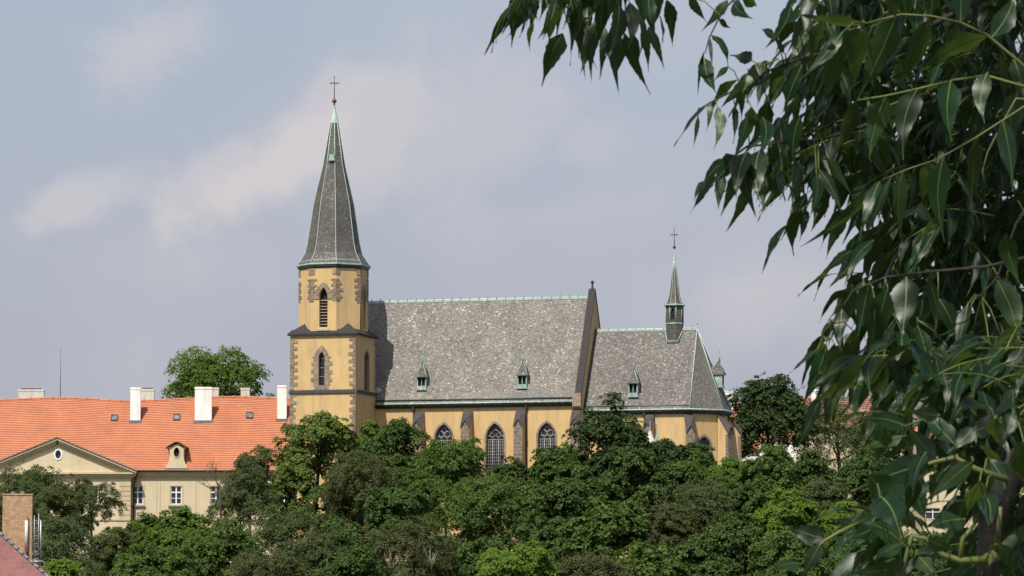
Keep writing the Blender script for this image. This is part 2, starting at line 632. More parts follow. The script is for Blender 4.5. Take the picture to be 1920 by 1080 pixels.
def arch(w, zb, zs, za, cx=0.0, n=9):
    h = za - zs; a = w / 2
    Rr = (h * h + a * a) / (2 * a)
    ph = math.asin(min(1, h / Rr))
    if Rr < a:
        ph = math.pi - ph
    L_, R_ = [], []
    for i in range(n + 1):
        t = ph * i / n
        L_.append((cx - a + Rr - Rr * math.cos(t), zs + Rr * math.sin(t)))
        R_.append((cx + a - Rr + Rr * math.cos(t), zs + Rr * math.sin(t)))
    return [(cx - a, zb)] + L_[:-1] + [(cx, za)] + R_[:-1][::-1] + [(cx + a, zb)]


def bars(mb, M, pts, r, d=-.2):
    mb.tube([M(x, z, d) for x, z in pts], r, 5)


def church_window(M, cx, w, zb, zs, za, style, t=.22, depth=.38, mat=M_quoin, proud=.05, glassmat=None):
    inner = arch(w, zb, zs, za, cx)
    outer = arch(w + 2 * t, zb - t, zs, za + t * 1.35, cx)
    mb = MB(); mb.ring(M, outer, inner, proud, -depth)
    win = mb.build('window', mat, church)
    g = MB(); g.wall(M, inner, (), -depth + .04)
    g.build('glass', glassmat or M_church_glass, win)  # behind the belfry louvers a near-black sheet stands in for the unlit inside
    if style:
        b = MB()
        d = -depth + .12
        if style in ('nave_a', 'nave_b'):
            zt = zs - .1
            for x in (-w / 6, w / 6):
                bars(b, M, [(cx + x, zb), (cx + x, zt)], .035, d)
            bars(b, M, [(cx - w / 2, zt), (cx + w / 2, zt)], .035, d)
            for k in range(3):               # small lancet heads over the lights
                x = cx + (k - 1) * w / 3
                bars(b, M, [(x - w / 6, zt + .02)] + [(x + q, z) for q, z in [(-w / 6 * .8, zt + .3), (0, zt + .48), (w / 6 * .8, zt + .3)]] + [(x + w / 6, zt + .02)], .032, d)
            if style == 'nave_a':
                bars(b, M, [(cx, zt + .48), (cx + .5, zt + .82), (cx, zt + 1.18), (cx - .5, zt + .82), (cx, zt + .48)], .035, d)
                for sx in (-1, 1):
                    bars(b, M, [(cx + sx * .5, zt + .82), (cx + sx * .62, zt + .55), (cx + sx * w / 2, zt + .42)], .032, d)
                    bars(b, M, [(cx + sx * .5, zt + .82), (cx + sx * .72, zt + .95)], .032, d)
            else:
                for sx, zz in ((-1, .72), (1, .72), (0, 1.12)):
                    rr = .31
                    bars(b, M, [(cx + sx * .36 + rr * math.cos(q * PI / 6), zt + zz + rr * math.sin(q * PI / 6)) for q in range(13)], .033, d)
            z = zb + .3
            while z < zt - .1:
                bars(b, M, [(cx - w / 2, z), (cx + w / 2, z)], .014, d); z += .36
            for k in range(1, 9):
                if k % 3:
                    x = cx - w / 2 + w * k / 9
                    bars(b, M, [(x, zb), (x, zt)], .012, d)
            bars(b, M, [(x * .97 + cx * .03, z) for x, z in inner], .03, d)
            b.build('tracery', M_tracery, win)
        elif style == 'lancet':
            bars(b, M, [(x * .95 + cx * .05, z) for x, z in inner], .025, d)
            for z in (zb + (zs - zb) * .33, zb + (zs - zb) * .66, zs):
                bars(b, M, [(cx - w / 2, z), (cx + w / 2, z)], .025, d)
            b.build('tracery', M_tracery, win)
        elif style == 'louver':
            z = zb + .1
            while z < zs + .1:
                b.poly([M(cx - w / 2, z, d - .1), M(cx + w / 2, z, d - .1), M(cx + w / 2, z - .13, d + .14), M(cx - w / 2, z - .13, d + .14)])
                b.poly([M(cx - w / 2, z - .13, d + .14), M(cx + w / 2, z - .13, d + .14), M(cx + w / 2, z - .17, d + .14), M(cx - w / 2, z - .17, d + .14)])
                z += .34
            b.build('louver', M_louver, win)
    return win, arch(w + t, zb - t / 2, zs, za + t * .7, cx)


def quoins(mb, M, x, side, z0, z1, rnd, long=.85, short=.5, h=.42, other=None, proud=.04):
    """alternating corner stones: side +1 runs to the right of x"""
    z = z0; k = 0
    while z < z1 - .1:
        l = (long if k % 2 else short) * rnd.uniform(.85, 1.12)
        hh = min(h * rnd.uniform(.85, 1.1), z1 - z)
        x0, x1 = (x, x + l) if side > 0 else (x - l, x)
        mb.mbox(M, x0, x1, z + .02, z + hh - .02, -.05, proud + rnd.uniform(0, .015))
        z += hh; k += 1


rnd = random.Random(5)
TC = (-WT / 2, -DT / 2)
Ms = Mwall((-WT / 2, -DT, 0), (1, 0, 0), (0, -1, 0))     # tower south
Me = Mwall((0, -DT / 2, 0), (0, 1, 0), (1, 0, 0))        # tower east
Mw = Mwall((-WT, -DT / 2, 0), (0, -1, 0), (-1, 0, 0))
Mn = Mwall((-WT / 2, 0, 0), (-1, 0, 0), (0, 1, 0))
zsc = zf(735, -DT)          # string course
zco = zf(626, -DT)          # cornice of the square part
zoe = zf(502, -DT)          # eaves of the spire
hx = WT / 2; hy = DT / 2

# windows of the square part
w1, h1 = church_window(Ms, CF.onv(603, 690, -DT)[0] + WT / 2, .72, zf(722, -DT), zf(672, -DT), zf(659, -DT), 'lancet', .5, .5)
w2, h2 = church_window(Me, .15, 1.5, zf(729, -DT), zf(672, -DT), zf(657, -DT), None, .22, .3, M_quoin, .05, M_darkstone)
mb = MB()
mb.wall(Ms, [(-hx, -3), (hx, -3), (hx, zco), (-hx, zco)], [h1])
mb.wall(Me, [(-hy, -3), (hy, -3), (hy, zco), (-hy, zco)], [h2])
mb.wall(Mw, [(-hy, -3), (hy, -3), (hy, zco), (-hy, zco)])
mb.wall(Mn, [(-hx, -3), (hx, -3), (hx, zco), (-hx, zco)])
mb.build('tower_wall', M_ochre, church)
mb = MB()
x = CF.onv(603, 690, -DT)[0] + WT / 2
for sx in (-1, 1):
    quoins(mb, Ms, x + sx * .42, sx, zf(723, -DT), zf(668, -DT), rnd, .78, .56, .46)
quoins(mb, Ms, hx, -1, 6, zsc - .2, rnd, .75, .45); quoins(mb, Ms, hx, -1, zsc + .3, zco - .3, rnd, .85, .45)
quoins(mb, Ms, -hx, 1, 6, zsc - .2, rnd, .75, .4); quoins(mb, Ms, -hx, 1, zsc + .3, zco - .3, rnd, .85, .45)
quoins(mb, Me, hy, -1, zsc + .3, zco - .3, rnd, .6, .3)
quoins(mb, Mw, hy, -1, 6, zco - .3, rnd, .5, .3)
mb.build('quoin_stones', M_quoin, church)
mb = MB()
mb.box((TC[0], TC[1], zsc), (WT + .3, DT + .3, .26))
mb.box((TC[0], TC[1], zsc + .2), (WT + .3, DT + .3, .14), None, .985)
mb.build('string_course', M_darkstone, church)

# octagon
AO = 3.66
RO = AO / math.cos(PI / 8)
hs = AO * math.tan(PI / 8)
mb = MB()
fz0 = zco - .3
for k in range(8):
    M = facetM(TC, AO, k * PI / 4)
    holes = []
    if k % 2 == 0:
        cxw = 0.0
        wz = [zf(p, -DT) for p in (613, 558, 539)]
        w_, h_ = church_window(M, cxw, .98, wz[0], wz[1], wz[2], 'louver', .3, .5, M_ochre, .02, M_dark)
        holes.append(h_)
        cap = MB()
        inner = arch(1.06, wz[1] - .15, wz[1], wz[2] + .05, cxw); outer = arch(2.0, wz[1] - .15, wz[1] + .1, wz[2] + .62, cxw)
        cap.ring(M, outer, inner, .09, 0.0)
        cap.build('stone_hood', M_quoin, w_)
        cap = MB()
        cap.mbox(M, -.75, .75, wz[0] - .42, wz[0] - .22, -.05, .16)
        cap.build('sill', M_tracery, w_)
    mb.wall(M, [(-hs, fz0), (hs, fz0), (hs, zoe), (-hs, zoe)], holes)
mb.build('belfry_wall', M_ochre, church)
za_, zb_ = zf(563, -DT), zf(524, -DT)
for k in range(8):
    mb, mt = MB(), MB()
    z0_, z1_ = za_ + rnd.uniform(-.2, .2), zb_ + rnd.uniform(-.2, .5)
    for kk, sx in ((k, 1), (k + 1, -1)):
        M = facetM(TC, AO, kk * PI / 4)
        quoins(mb, M, sx * hs, -sx, z0_, z1_, rnd, .72, .42, .36, None, .05)
        mt.mbox(M, sx * hs - (.45 if sx > 0 else 0), sx * hs + (.45 if sx < 0 else 0), zoe - .75, zoe - .02, -.05, .06)
    mb.build('corner_stones', M_quoin, church)
    mt.build('corbel', M_quoin, church)
# sloping skirt and the four corner broaches
mb = MB()
ov = .28
sq = [(-WT - ov, -DT - ov), (ov, -DT - ov), (ov, ov), (-WT - ov, ov)]
iq = [(-WT + .15, -DT + .15), (-.15, -DT + .15), (-.15, -.15), (-WT + .15, -.15)]
for k in range(4):
    k2 = (k + 1) % 4
    a, b, c_, d = sq[k], sq[k2], iq[k2], iq[k]
    mb.poly([(*a, zco - .12), (*b, zco - .12), (*b, zco + .08), (*a, zco + .08)])
    mb.poly([(*a, zco + .08), (*b, zco + .08), (*c_, zco + .55), (*d, zco + .55)])
mb.poly([(*p, zco - .12) for p in sq[::-1]])
ang = [-3 * PI / 4 + k * PI / 2 for k in range(4)]
for k, (cx, cy) in enumerate(sq):
    a = ang[k]
    n = Vector((math.cos(a), math.sin(a), 0)); t = Vector((-math.sin(a), math.cos(a), 0))
    ctr = Vector((TC[0], TC[1], 0)) + n * (AO - .06)
    A = ctr + Vector((0, 0, zf(604, -DT)))
    C_ = Vector((cx, cy, zco + .1))
    p1 = ctr + t * (hs + .12) + Vector((0, 0, zco + .1)); p2 = ctr - t * (hs + .12) + Vector((0, 0, zco + .1))
    mb.poly([p1, A, C_]); mb.poly([C_, A, p2])
mb.build('broach_roof', M_broach, church)

# spire
zax = lambda py: CF.onv(622, py, TC[1])[1]
prof = [(67.5, 500), (62.5, 492), (53.2, 477), (48.2, 456), (37.2, 383), (20.2, 310), (7.0, 229)]
pr = [(r * S * 1.022, zax(py)) for r, py in prof]
mb = MB()
mb.lathe(pr, TC, 8, PI / 8)
spire = mb.build('spire', M_spire, church)
mb = MB()
for k in range(8):
    a = PI / 8 + k * PI / 4
    mb.tube([(TC[0] + (r + .02) * math.cos(a), TC[1] + (r + .02) * math.sin(a), z + .02) for r, z in pr], .042, 5)
mb.lathe([(pr[1][0] + .04, pr[1][1] - .05), (pr[1][0] + .06, pr[1][1] + .04), (pr[1][0] - .1, pr[1][1] + .08)], TC, 8, PI / 8)
mb.build('ridge_trim', M_copperlight, spire)
mb = MB()
e = pr[0][0]
mb.lathe([(e - .35, pr[0][1] - .62), (e - .22, pr[0][1] - .55), (e - .1, pr[0][1] - .33), (e + .02, pr[0][1] - .28), (e + .02, pr[0][1] - .12), (e - .1, pr[0][1] - .10)], TC, 8, PI / 8)
mb.build('eaves_moulding', M_copperdark, spire)
mb = MB()
mb.lathe([(e + .01, pr[0][1] - .10), (e + .14, pr[0][1] - .06), (e + .15, pr[0][1] + .1), (e + .0, pr[0][1] + .12)], TC, 8, PI / 8)
mb.build('gutter', M_copperlight, spire)
mb = MB()
mb.lathe([(.50, zax(231)), (.46, zax(228)), (.27, zax(214)), (.14, zax(204)), (.09, zax(193))], TC, 8, PI / 8)
mb.build('copper_cap', M_copperlight, spire)
mb = MB()
zb = zax(189.5)
mb.lathe([(.0001, zb - .28)] + [(.28 * math.cos(q), zb + .26 * math.sin(q)) for q in np.linspace(-1.45, 1.45, 9)] + [(.0001, zb + .28)], TC, 14, 0, True)
mb.lathe([(.12, zb - .5), (.1, zb - .25)], TC, 8)
mb.lathe([(.1, zb + .25), (.05, zb + .5)], TC, 8)
mb.build('ball', M_ball, spire)


def cross(parent, c, z0, z1, zarm, half, r):
    mb = MB()
    X, Y = c
    mb.tube([(X, Y, z0), (X, Y, z1)], [r * 1.2, r * .8], 6)
    u = Vector((math.cos(TH) * 1, math.sin(TH), 0))   # the arms face the viewer
    p = Vector((X, Y, zarm))
    mb.tube([p - u * half, p + u * half], r * .9, 6)
    for q in (-1, 1):
        mb.tube([p + u * half * q * .62 - Vector((0, 0, r * 4)), p + u * half * q * .62 + Vector((0, 0, r * 4))], r * .7, 5)
        e_ = p + u * half * q
        mb.lathe([(.0001, e_.z - r * 2), (r * 2, e_.z), (.0001, e_.z + r * 2)], (e_.x, e_.y), 6)
        mb.tube([p + u * half * q * .3, p + Vector((0, 0, half * .3))], r * .6, 5)
        mb.tube([p + u * half * q * .3, p - Vector((0, 0, half * .3))], r * .6, 5)
    mb.lathe([(.0001, z1 - r * 3), (r * 2, z1), (.0001, z1 + r * 3)], (X, Y), 6)
    mb.lathe([(r, zarm - half * 1.5 - r * 2), (r * 2.3, zarm - half * 1.5), (r, zarm - half * 1.5 + r * 2)], (X, Y), 6)
    return mb.build('cross', M_iron, parent)


cross(spire, TC, zax(186), zax(144), zax(156), .5, .042)
mb = MB()     # little copper hatch near the top
a = -PI / 2
hz_ = zax(297); hr = np.interp(297, [229, 310], [7.0, 20.2]) * S * math.cos(PI / 8)
mb.box((TC[0] + .12, TC[1] - hr - .02, hz_), (.62, .5, .6))
mb.box((TC[0] + .12, TC[1] - hr - .05, hz_ - .36), (.7, .6, .1))
mb.build('roof_hatch', M_copper, spire)

# ------------------------------------------------------------------ nave
UG = CF.onv(1079, 757, 0)[0]
zev = zf(756, 0, 900)
vr, zr = CF.onu(1106, 557, UG)
UW = -6.9                                 # west end, hidden behind the tower
slope = (zr - zev) / vr
Mnv = Mwall((0, 0, 0), (1, 0, 0), (0, -1, 0))
holes = []
zb_, zs_, za_ = zf(905, 0, 900), zf(823, 0, 900), zf(794, 0, 900)
for px, st in ((832, 'nave_b'), (928, 'nave_a'), (1025, 'nave_b')):
    w_, h_ = church_window(Mnv, CF.onv(px, 830, 0)[0], 2.08, zb_, zs_, za_, st, .2, .42)
    holes.append(h_)
mb = MB()
mb.wall(Mnv, [(UW, -3), (UG + .1, -3), (UG + .1, zev - .1), (UW, zev - .1)], holes)
mb.poly([(UW, 2 * vr, -3), (UG, 2 * vr, -3), (UG, 2 * vr, zev), (UW, 2 * vr, zev)])
mb.poly([(UW, 0, -3), (UW, 2 * vr, -3), (UW, 2 * vr, zev), (UW, vr, zr), (UW, 0, zev)])
mb.build('nave_wall', M_ochre, church)
oh = .45
NR = 14


def roofplane(mb, a, b, c_, d, n=12):
    """a,b along the eaves, d,c along the ridge; split into strips with a slight unevenness"""
    a, b, c_, d = map(Vector, (a, b, c_, d))
    for i in range(n):
        t0, t1 = i / n, (i + 1) / n
        mb.poly([a.lerp(b, t0), a.lerp(b, t1), d.lerp(c_, t1), d.lerp(c_, t0)])


mb = MB()
# a short flatter foot (sprocket) over the eaves, then the steep plane
kz, kv = zev + 1.25, .62
s2 = (zr - kz) / (vr - kv)
mb.poly([(UW - .2, -oh, zev - .02), (UG, -oh, zev - .02), (UG, kv, kz), (UW - .2, kv, kz)])
mb.poly([(UW - .2, kv, kz), (UG, kv, kz), (UG, vr, zr), (UW - .2, vr, zr)])
mb.poly([(UW - .2, 2 * vr + oh, zev), (UG, 2 * vr + oh, zev), (UG, vr, zr), (UW - .2, vr, zr)])
nroof = mb.build('nave_roof', M_slate, church)
mb = MB()
mb.tube([(UW - .2, vr, zr + .04), (UG, vr, zr + .04)], .105, 6)
x = UW
while x < UG - .3:
    mb.box((x, vr - .1, zr + .16), (.06, .3, .3)); x += 1.08
mb.box(((UW + UG) / 2, vr - .12, zr - .08), (UG - UW, .05, .2))
mb.build('ridge_cap', M_copperlight, nroof)


def eaves(path, parent, zz):
    """dark fascia, pale copper gutter lip, dark snow rail; path at the roof edge (list of (u, v, outward normal))"""
    f = MB(); g = MB(); s_ = MB()
    pts = [Vector((p[0], p[1], zz)) for p in path]
    nr = [Vector((p[2], p[3], 0)) for p in path]
    f.tube([p - n * .30 + Vector((0, 0, -.30)) for p, n in zip(pts, nr)], .15, 6)
    f.tube([p - n * .12 + Vector((0, 0, -.14)) for p, n in zip(pts, nr)], .15, 6)
    g.tube([p + n * .04 + Vector((0, 0, .03)) for p, n in zip(pts, nr)], .085, 8)
    s_.tube([p - n * .28 + Vector((0, 0, .47)) for p, n in zip(pts, nr)], .085, 6)
    for i in range(len(pts) - 1):
        L_ = (pts[i + 1] - pts[i]).length
        k = max(2, int(L_ / .9))
        for j in range(k):
            q = pts[i].lerp(pts[i + 1], (j + .5) / k); n = nr[i].lerp(nr[i + 1], (j + .5) / k)
            s_.box(q - n * .28 + Vector((0, 0, .38)), (.04, .04, .3))
            g.box(q + n * .1 + Vector((0, 0, .03)), (.04, .06, .25))
    f.build('fascia', M_copperdark, parent)
    g.build('gutter', M_copperlight, parent)
    s_.build('snow_guard', M_copperdark, parent)


eaves([(.05, -oh, 0, -1), (UG + .05, -oh, 0, -1)], nroof, zev - .02)

# east gable with stone copings
GT = .62
mb = MB()
up = .34
for uu in (UG, UG + GT):
    mb.poly([(uu, -.06, -3), (uu, 2 * vr + .06, -3), (uu, 2 * vr + .06, zev + up), (uu, vr, zr + up + .25), (uu, -.06, zev + up)])
mb.poly([(UG, -.06, -3), (UG + GT, -.06, -3), (UG + GT, -.06, zev + up), (UG, -.06, zev + up)])
mb.poly([(UG, 2 * vr + .06, -3), (UG + GT, 2 * vr + .06, -3), (UG + GT, 2 * vr + .06, zev + up), (UG, 2 * vr + .06, zev + up)])
gable = mb.build('gable_wall', M_ochre, church)
mb = MB()
u0, u1 = UG - .12, UG + GT + .06
for sgn in (-1, 1):
    pa = (vr + sgn * (vr + .10), zev + up - .12); pb = (vr, zr + up + .27)
    dx, dz = pb[0] - pa[0], pb[1] - pa[1]
    l = math.hypot(dx, dz); nx, nz_ = (-dz / l, dx / l) if sgn < 0 else (dz / l, -dx / l)
    th = .17
    q = [pa, pb, (pb[0] if abs(nx) < 0 else pb[0], pb[1] + th * l / abs(dx)), (pa[0] + nx * th, pa[1] + nz_ * th)]
    for i in range(4):
        a, b = q[i], q[(i + 1) % 4]
        mb.poly([(u0, *a), (u1, *a), (u1, *b), (u0, *b)])
    mb.poly([(u0, *p) for p in q]); mb.poly([(u1, *p) for p in q])
mb.build('coping', M_capstone, gable)
mb = MB()     # kneeler block at the foot of the gable
mb.box((UG + GT / 2 - .05, -.3, zev + .2), (GT + .36, .5, 1.5))
mb.build('kneeler_stone', M_quoin, gable)
mb = MB()
zt = zr + up + .35
cc = (UG + GT / 2, vr)
mb.lathe([(.16, zt), (.13, zt + .5), (.09, zt + .75), (.2, zt + .95), (.2, zt + 1.08), (.07, zt + 1.2), (.0001, zt + 1.28)], cc, 8)
mb.build('finial', M_darkstone, gable)


# buttresses
def buttress(M, cx, w, d, z_top, z_front, z_peak, z_bot, batter=.35):
    b = MB()
    h = w / 2
    db = d + batter
    P = lambda x, z, dd: M(cx + x, z, dd)
    b.poly([P(-h, z_bot, db), P(-h, z_front, d), P(-h, z_top - .05, -.05), P(-h, z_bot, -.05)])
    b.poly([P(h, z_bot, db), P(h, z_front, d), P(h, z_top - .05, -.05), P(h, z_bot, -.05)])
    o = b.build('buttress', M_ochre, church)
    f = MB()
    f.poly([P(-h, z_bot, db + .01), P(h, z_bot, db + .01), P(h, z_front - .02, d + .01), P(0, z_peak - .04, d + .01), P(-h, z_front - .02, d + .01)])
    f.poly([P(-h - .012, z_bot, db), P(-h - .012, z_front, d), P(-h - .012, z_front, d - .35), P(-h - .012, z_bot, db - .4)])
    f.build('stone_face', M_block, o)
    c = MB()
    e = .09; th = .14
    WL, WR = P(-h - e, z_top, 0), P(h + e, z_top, 0)
    FL, FR, FP = P(-h - e, z_front - .05, d + .12), P(h + e, z_front - .05, d + .12), P(0, z_peak + .05, d + .12)
    up_ = Vector((0, 0, th))
    for tri in ((WL, FL, FP), (WL, FP, WR), (WR, FP, FR)):
        c.poly([p + up_ for p in tri]); c.poly(list(tri)[::-1])
    for a, q in ((WL, FL), (FL, FP), (FP, FR), (FR, WR)):
        c.poly([a, q, q + up_, a + up_])
    c.build('coping', M_darkstone, o)
    return o


ztb, zfb, zpb = zf(773, 0, 900), zf(803, -1.4, 900), zf(789, -1.4, 900)
for px in (787, 878, 977):
    buttress(Mnv, CF.onv(px, 775, 0)[0], 1.02, 1.3, ztb, zfb, zpb, -3)
buttress(Mnv, UG + .2, 1.0, 1.2, zf(768, 0, 1088), zf(800, -1.3, 1088), zf(786, -1.3, 1088), -3)


def pipe(M, x, z1, z0, d=.14, r=.075, hopper=True):
    mb = MB()
    mb.tube([M(x, z1 + .3, d + .22), M(x, z1, d + .1), M(x, z1 - .35, d), M(x, z0, d)], r, 8)
    if hopper:
        mb.lathe([(.09, z1 - .35), (.17, z1 - .1), (.19, z1 + .2)], (M(x, 0, d + .05).x, M(x, 0, d + .05).y), 8)
    z = z1 - 1.2
    while z > z0:
        mb.lathe([(r * 1.25, z), (r * 1.25, z + .08)], (M(x, 0, d).x, M(x, 0, d).y), 8); z -= 1.8
    return mb.build('downpipe', M_rust, church)


pipe(Mnv, CF.onv(776, 780, 0)[0], zev - .55, -3)
pipe(Mnv, CF.onv(987.5, 780, 0)[0] + .02, zev - .55, -3)
mb = MB()
mb.tube([Ms(hx - .02, zco + 0.1, .1), Ms(hx - .02, -3, .1)], .06, 6)
mb.tube([facetM(TC, AO, PI / 2)(-hs + .04, zoe - .6, .1), facetM(TC, AO, PI / 2)(-hs + .04, zco + .3, .1)], .055, 6)
mb.build('downpipe', M_rust, church)

# ------------------------------------------------------------------ choir
zrc = CF.onv(1200, 618, vr)[1]
slc = (zr - zev) / vr
zec = zf(768, 1.4, 1250)
hc = (zrc - zec) / slc
vc = vr - hc
UC = CF.onv(1290, 765, vc - .4)[0]
side = 2 * hc * math.tan(PI / 8)
q = side / math.sqrt(2)
UGc = UG + GT
foot = [(UGc, vc), (UC, vc), (UC + q, vc + q), (UC + q, 2 * vr - vc - q), (UC, 2 * vr - vc), (UGc, 2 * vr - vc)]
mb = MB()
Mch = Mwall((UGc, vc, 0), (1, 0, 0), (0, -1, 0))
Md = Mwall((UC + q / 2, vc + q / 2, 0), (math.sqrt(.5), math.sqrt(.5), 0), (math.sqrt(.5), -math.sqrt(.5), 0))
Mae = Mwall((UC + q, vr, 0), (0, 1, 0), (1, 0, 0))
w_, hD = church_window(Md, -.1, 1.75, zf(905, vc, 1320), zf(838, vc, 1320), zf(817, vc, 1320), 'nave_a', .22, .5)
w_, hE = church_window(Mae, 0, 1.75, zf(905, vc, 1320), zf(838, vc, 1320), zf(817, vc, 1320), 'nave_b', .22, .5)
w_, hC = church_window(Mch, CF.onv(1253, 830, vc)[0] - UGc, 1.75, zf(905, vc, 1250), zf(846, vc, 1250), zf(826, vc, 1250), 'nave_a', .22, .4)
mb.wall(Mch, [(0, -3), (UC - UGc, -3), (UC - UGc, zec), (0, zec)], [hC])
mb.wall(Md, [(-side / 2, -3), (side / 2, -3), (side / 2, zec), (-side / 2, zec)], [hD])
mb.wall(Mae, [(-side / 2, -3), (side / 2, -3), (side / 2, zec), (-side / 2, zec)], [hE])
for i in (3, 4):
    a, b = foot[i], foot[i + 1]
    mb.poly([(*a, -3), (*b, -3), (*b, zec), (*a, zec)])
mb.build('choir_wall', M_ochre, church)
UA = CF.onv(1307, 618, vr)[0]
cen = Vector((UC - .0, vr, 0))
ring_ = []
ohc = .42
for (a, b) in foot:
    ring_.append((a, b))
er = [(UGc, vc - ohc), (UC + ohc * math.tan(PI / 8), vc - ohc), (UC + q + ohc, vc + q - ohc * math.tan(PI / 8)),
      (UC + q + ohc, 2 * vr - vc - q + ohc * math.tan(PI / 8)), (UC + ohc * math.tan(PI / 8), 2 * vr - vc + ohc), (UGc, 2 * vr - vc + ohc)]
ap = Vector((UA, vr, zrc))
mb = MB()
ez = zec - .02
mb.poly([(*er[0], ez), (*er[1], ez), ap, (UGc, vr, zrc)])
for i in (1, 2, 3):
    mb.poly([(*er[i], ez), (*er[i + 1], ez), ap])
mb.poly([(*er[4], ez), (*er[5], ez), (UGc, vr, zrc), ap])
croof = mb.build('choir_roof', M_slate2, church)
mb = MB()
mb.tube([(UGc, vr, zrc + .04), (UA, vr, zrc + .04)], .095, 6)
mb.box(((UGc + UA) / 2, vr - .12, zrc - .08), (UA - UGc, .05, .2))
x = UGc + .5
while x < UA:
    mb.box((x, vr - .08, zrc + .13), (.06, .26, .24)); x += 1.08
mb.lathe([(.1, zrc), (.07, zrc + .5), (.12, zrc + .6), (.04, zrc + .75), (.0001, zrc + 1.1)], (UA, vr), 8)
mb.build('ridge_cap', M_copperlight, croof)
mb = MB()
for a_, b_ in (((UGc + .1, vc - ohc, ez + .1), (UGc + .1, vr, zrc + .12)), ((UGc + .1, 2 * vr - vc + ohc, ez + .1), (UGc + .1, vr, zrc + .12))):
    mb.tube([a_, b_], .17, 6)
mb.build('abutment_flashing', M_copperdark, croof)
mb = MB()
for i in (1, 2, 3, 4):
    mb.tube([Vector((*er[i], ez + .05)), ap + Vector((0, 0, .04))], .055, 6)
mb.build('hip_trim', M_copperlight, croof)
rt = math.sqrt(.5)
c8, s8 = math.cos(PI / 8), math.sin(PI / 8)
eaves([(er[0][0], er[0][1], 0, -1), (er[1][0], er[1][1], s8 / c8, -1), (er[2][0], er[2][1], 1, -s8 / c8), (er[3][0], er[3][1], 1, s8 / c8), (er[4][0], er[4][1], s8 / c8, 1)], croof, ez)
for i, px in ((0, 1219),):
    buttress(Mch, CF.onv(px, 780, vc)[0] - UGc, .92, 1.3, zf(777, vc, px), zf(806, vc - 1.3, px), zf(795, vc - 1.3, px), -3)
pipe(Mch, CF.onv(1208.5, 790, vc)[0] - UGc, zec - .5, -3)
for k, (fx, fy) in enumerate(foot[1:5]):
    a_ = [R(22.5), R(67.5), R(112.5), R(157.5)][k]
    n = Vector((math.sin(a_), -math.cos(a_), 0)); t = Vector((math.cos(a_), math.sin(a_), 0))
    buttress(Mwall((fx, fy, 0), t, n), 0, .92, 1.35, zf(778, vc, 1290), zf(812, vc - 1.3, 1290), zf(799, vc - 1.3, 1290), -3, .3)


# roof dormers
def dormer(u, v, z, rot, parent_name='dormer', w=1.1, h=1.45):
    T = Matrix.Translation((u, v, z)) @ Matrix.Rotation(rot, 4, 'Z')
    mb = MB()
    hw = w / 2
    P = lambda x, y, zz: T @ Vector((x, y, zz))
    dp = 1.15
    for sx in (-1, 1):
        mb.poly([P(sx * hw, 0, 0), P(sx * hw, dp, 0), P(sx * hw, dp, h), P(sx * hw, 0, h)])
    outer = [(-hw, 0), (hw, 0), (hw, h), (-hw, h)]
    i_ = .13
    inner = [(-hw + i_, .45), (hw - i_, .45), (hw - i_, h - .06), (-hw + i_, h - .06)]
    M = lambda x, zz, d: P(x, -d, zz)
    mb.wall(M, outer, [inner])
    mb.mbox(M, -hw - .06, hw + .06, -.05, .06, 0, .1)
    mb.mbox(M, -.04, .04, .45, h - .1, -.15, -.05)
    o = mb.build('dormer', M_copper, church)
    g = MB(); g.wall(M, inner, (), -.22); g.build('opening', M_dark, o)
    r = MB()
    e = hw + .16; zr_ = h + .0; A = P(0, .42, h + 1.75)
    c4 = [P(-e, -.22, zr_), P(e, -.22, zr_), P(e, 1.9, zr_), P(-e, 1.9, zr_)]
    mid = [c.lerp(Vector((A.x, A.y, c.z)), .28) + Vector((0, 0, .42)) for c in c4]
    for k in range(4):
        k2 = (k + 1) % 4
        r.poly([c4[k], c4[k2], mid[k2], mid[k]]); r.poly([mid[k], mid[k2], A])
    r.poly(c4[::-1])
    r.build('dormer_roof', M_spire, o)
    t = MB()
    for k in range(4):
        t.tube([c4[k], mid[k], A], .045 if k == 1 else .02, 5)
    t.tube([A - Vector((0, 0, .35)), A + Vector((0, 0, .35)), A + Vector((0, 0, .7))], [.14, .06, .035], 6)
    t.tube([A + Vector((0, 0, .6)), A + Vector((0, 0, 1.75))], .022, 5)
    t.lathe([(.0001, A.z + .75), (.07, A.z + .83), (.0001, A.z + .91)], (A.x, A.y), 6)
    t.build('finial', M_copper, o)
    return o


def on_roof(px, py, z_e, v_e, sl):
    lo, hi = v_e - 1, v_e + 12
    for _ in range(50):
        m = (lo + hi) / 2
        u, z = CF.onv(px, py, m)
        if z > z_e + (m - v_e) * sl: lo = m
        else: hi = m
    return u, m, z


for px, py in ((791, 731), (979.5, 728)):
    u, v, z = on_roof(px, py, kz, kv, s2)
    dormer(u, v - .15, z, 0)
u, v, z = on_roof(1187.5, 744, ez, vc - ohc, (zrc - ez) / hc)
dormer(u, v - .15, z, 0, h=1.5)
ve_, ze_ = 0, zf(727, vr, 1345)
fr = (ze_ - ez) / (zrc - ez)
dormer(er[2][0] * (1 - fr) + UA * fr + .45, vr, ze_, PI / 2, w=1.0)

u, v, z = on_roof(706, 733, kz, kv, s2)
mb = MB()
sl_ = Matrix.Translation((u, v, z)) @ Matrix.Rotation(math.atan(s2), 4, 'X')
mb.box((0, 0, .03), (.95, .75, .1), sl_); mb.box((-.3, 0, .22), (.3, .7, .35), sl_)
mb.build('copper_flashing', M_copper, church)

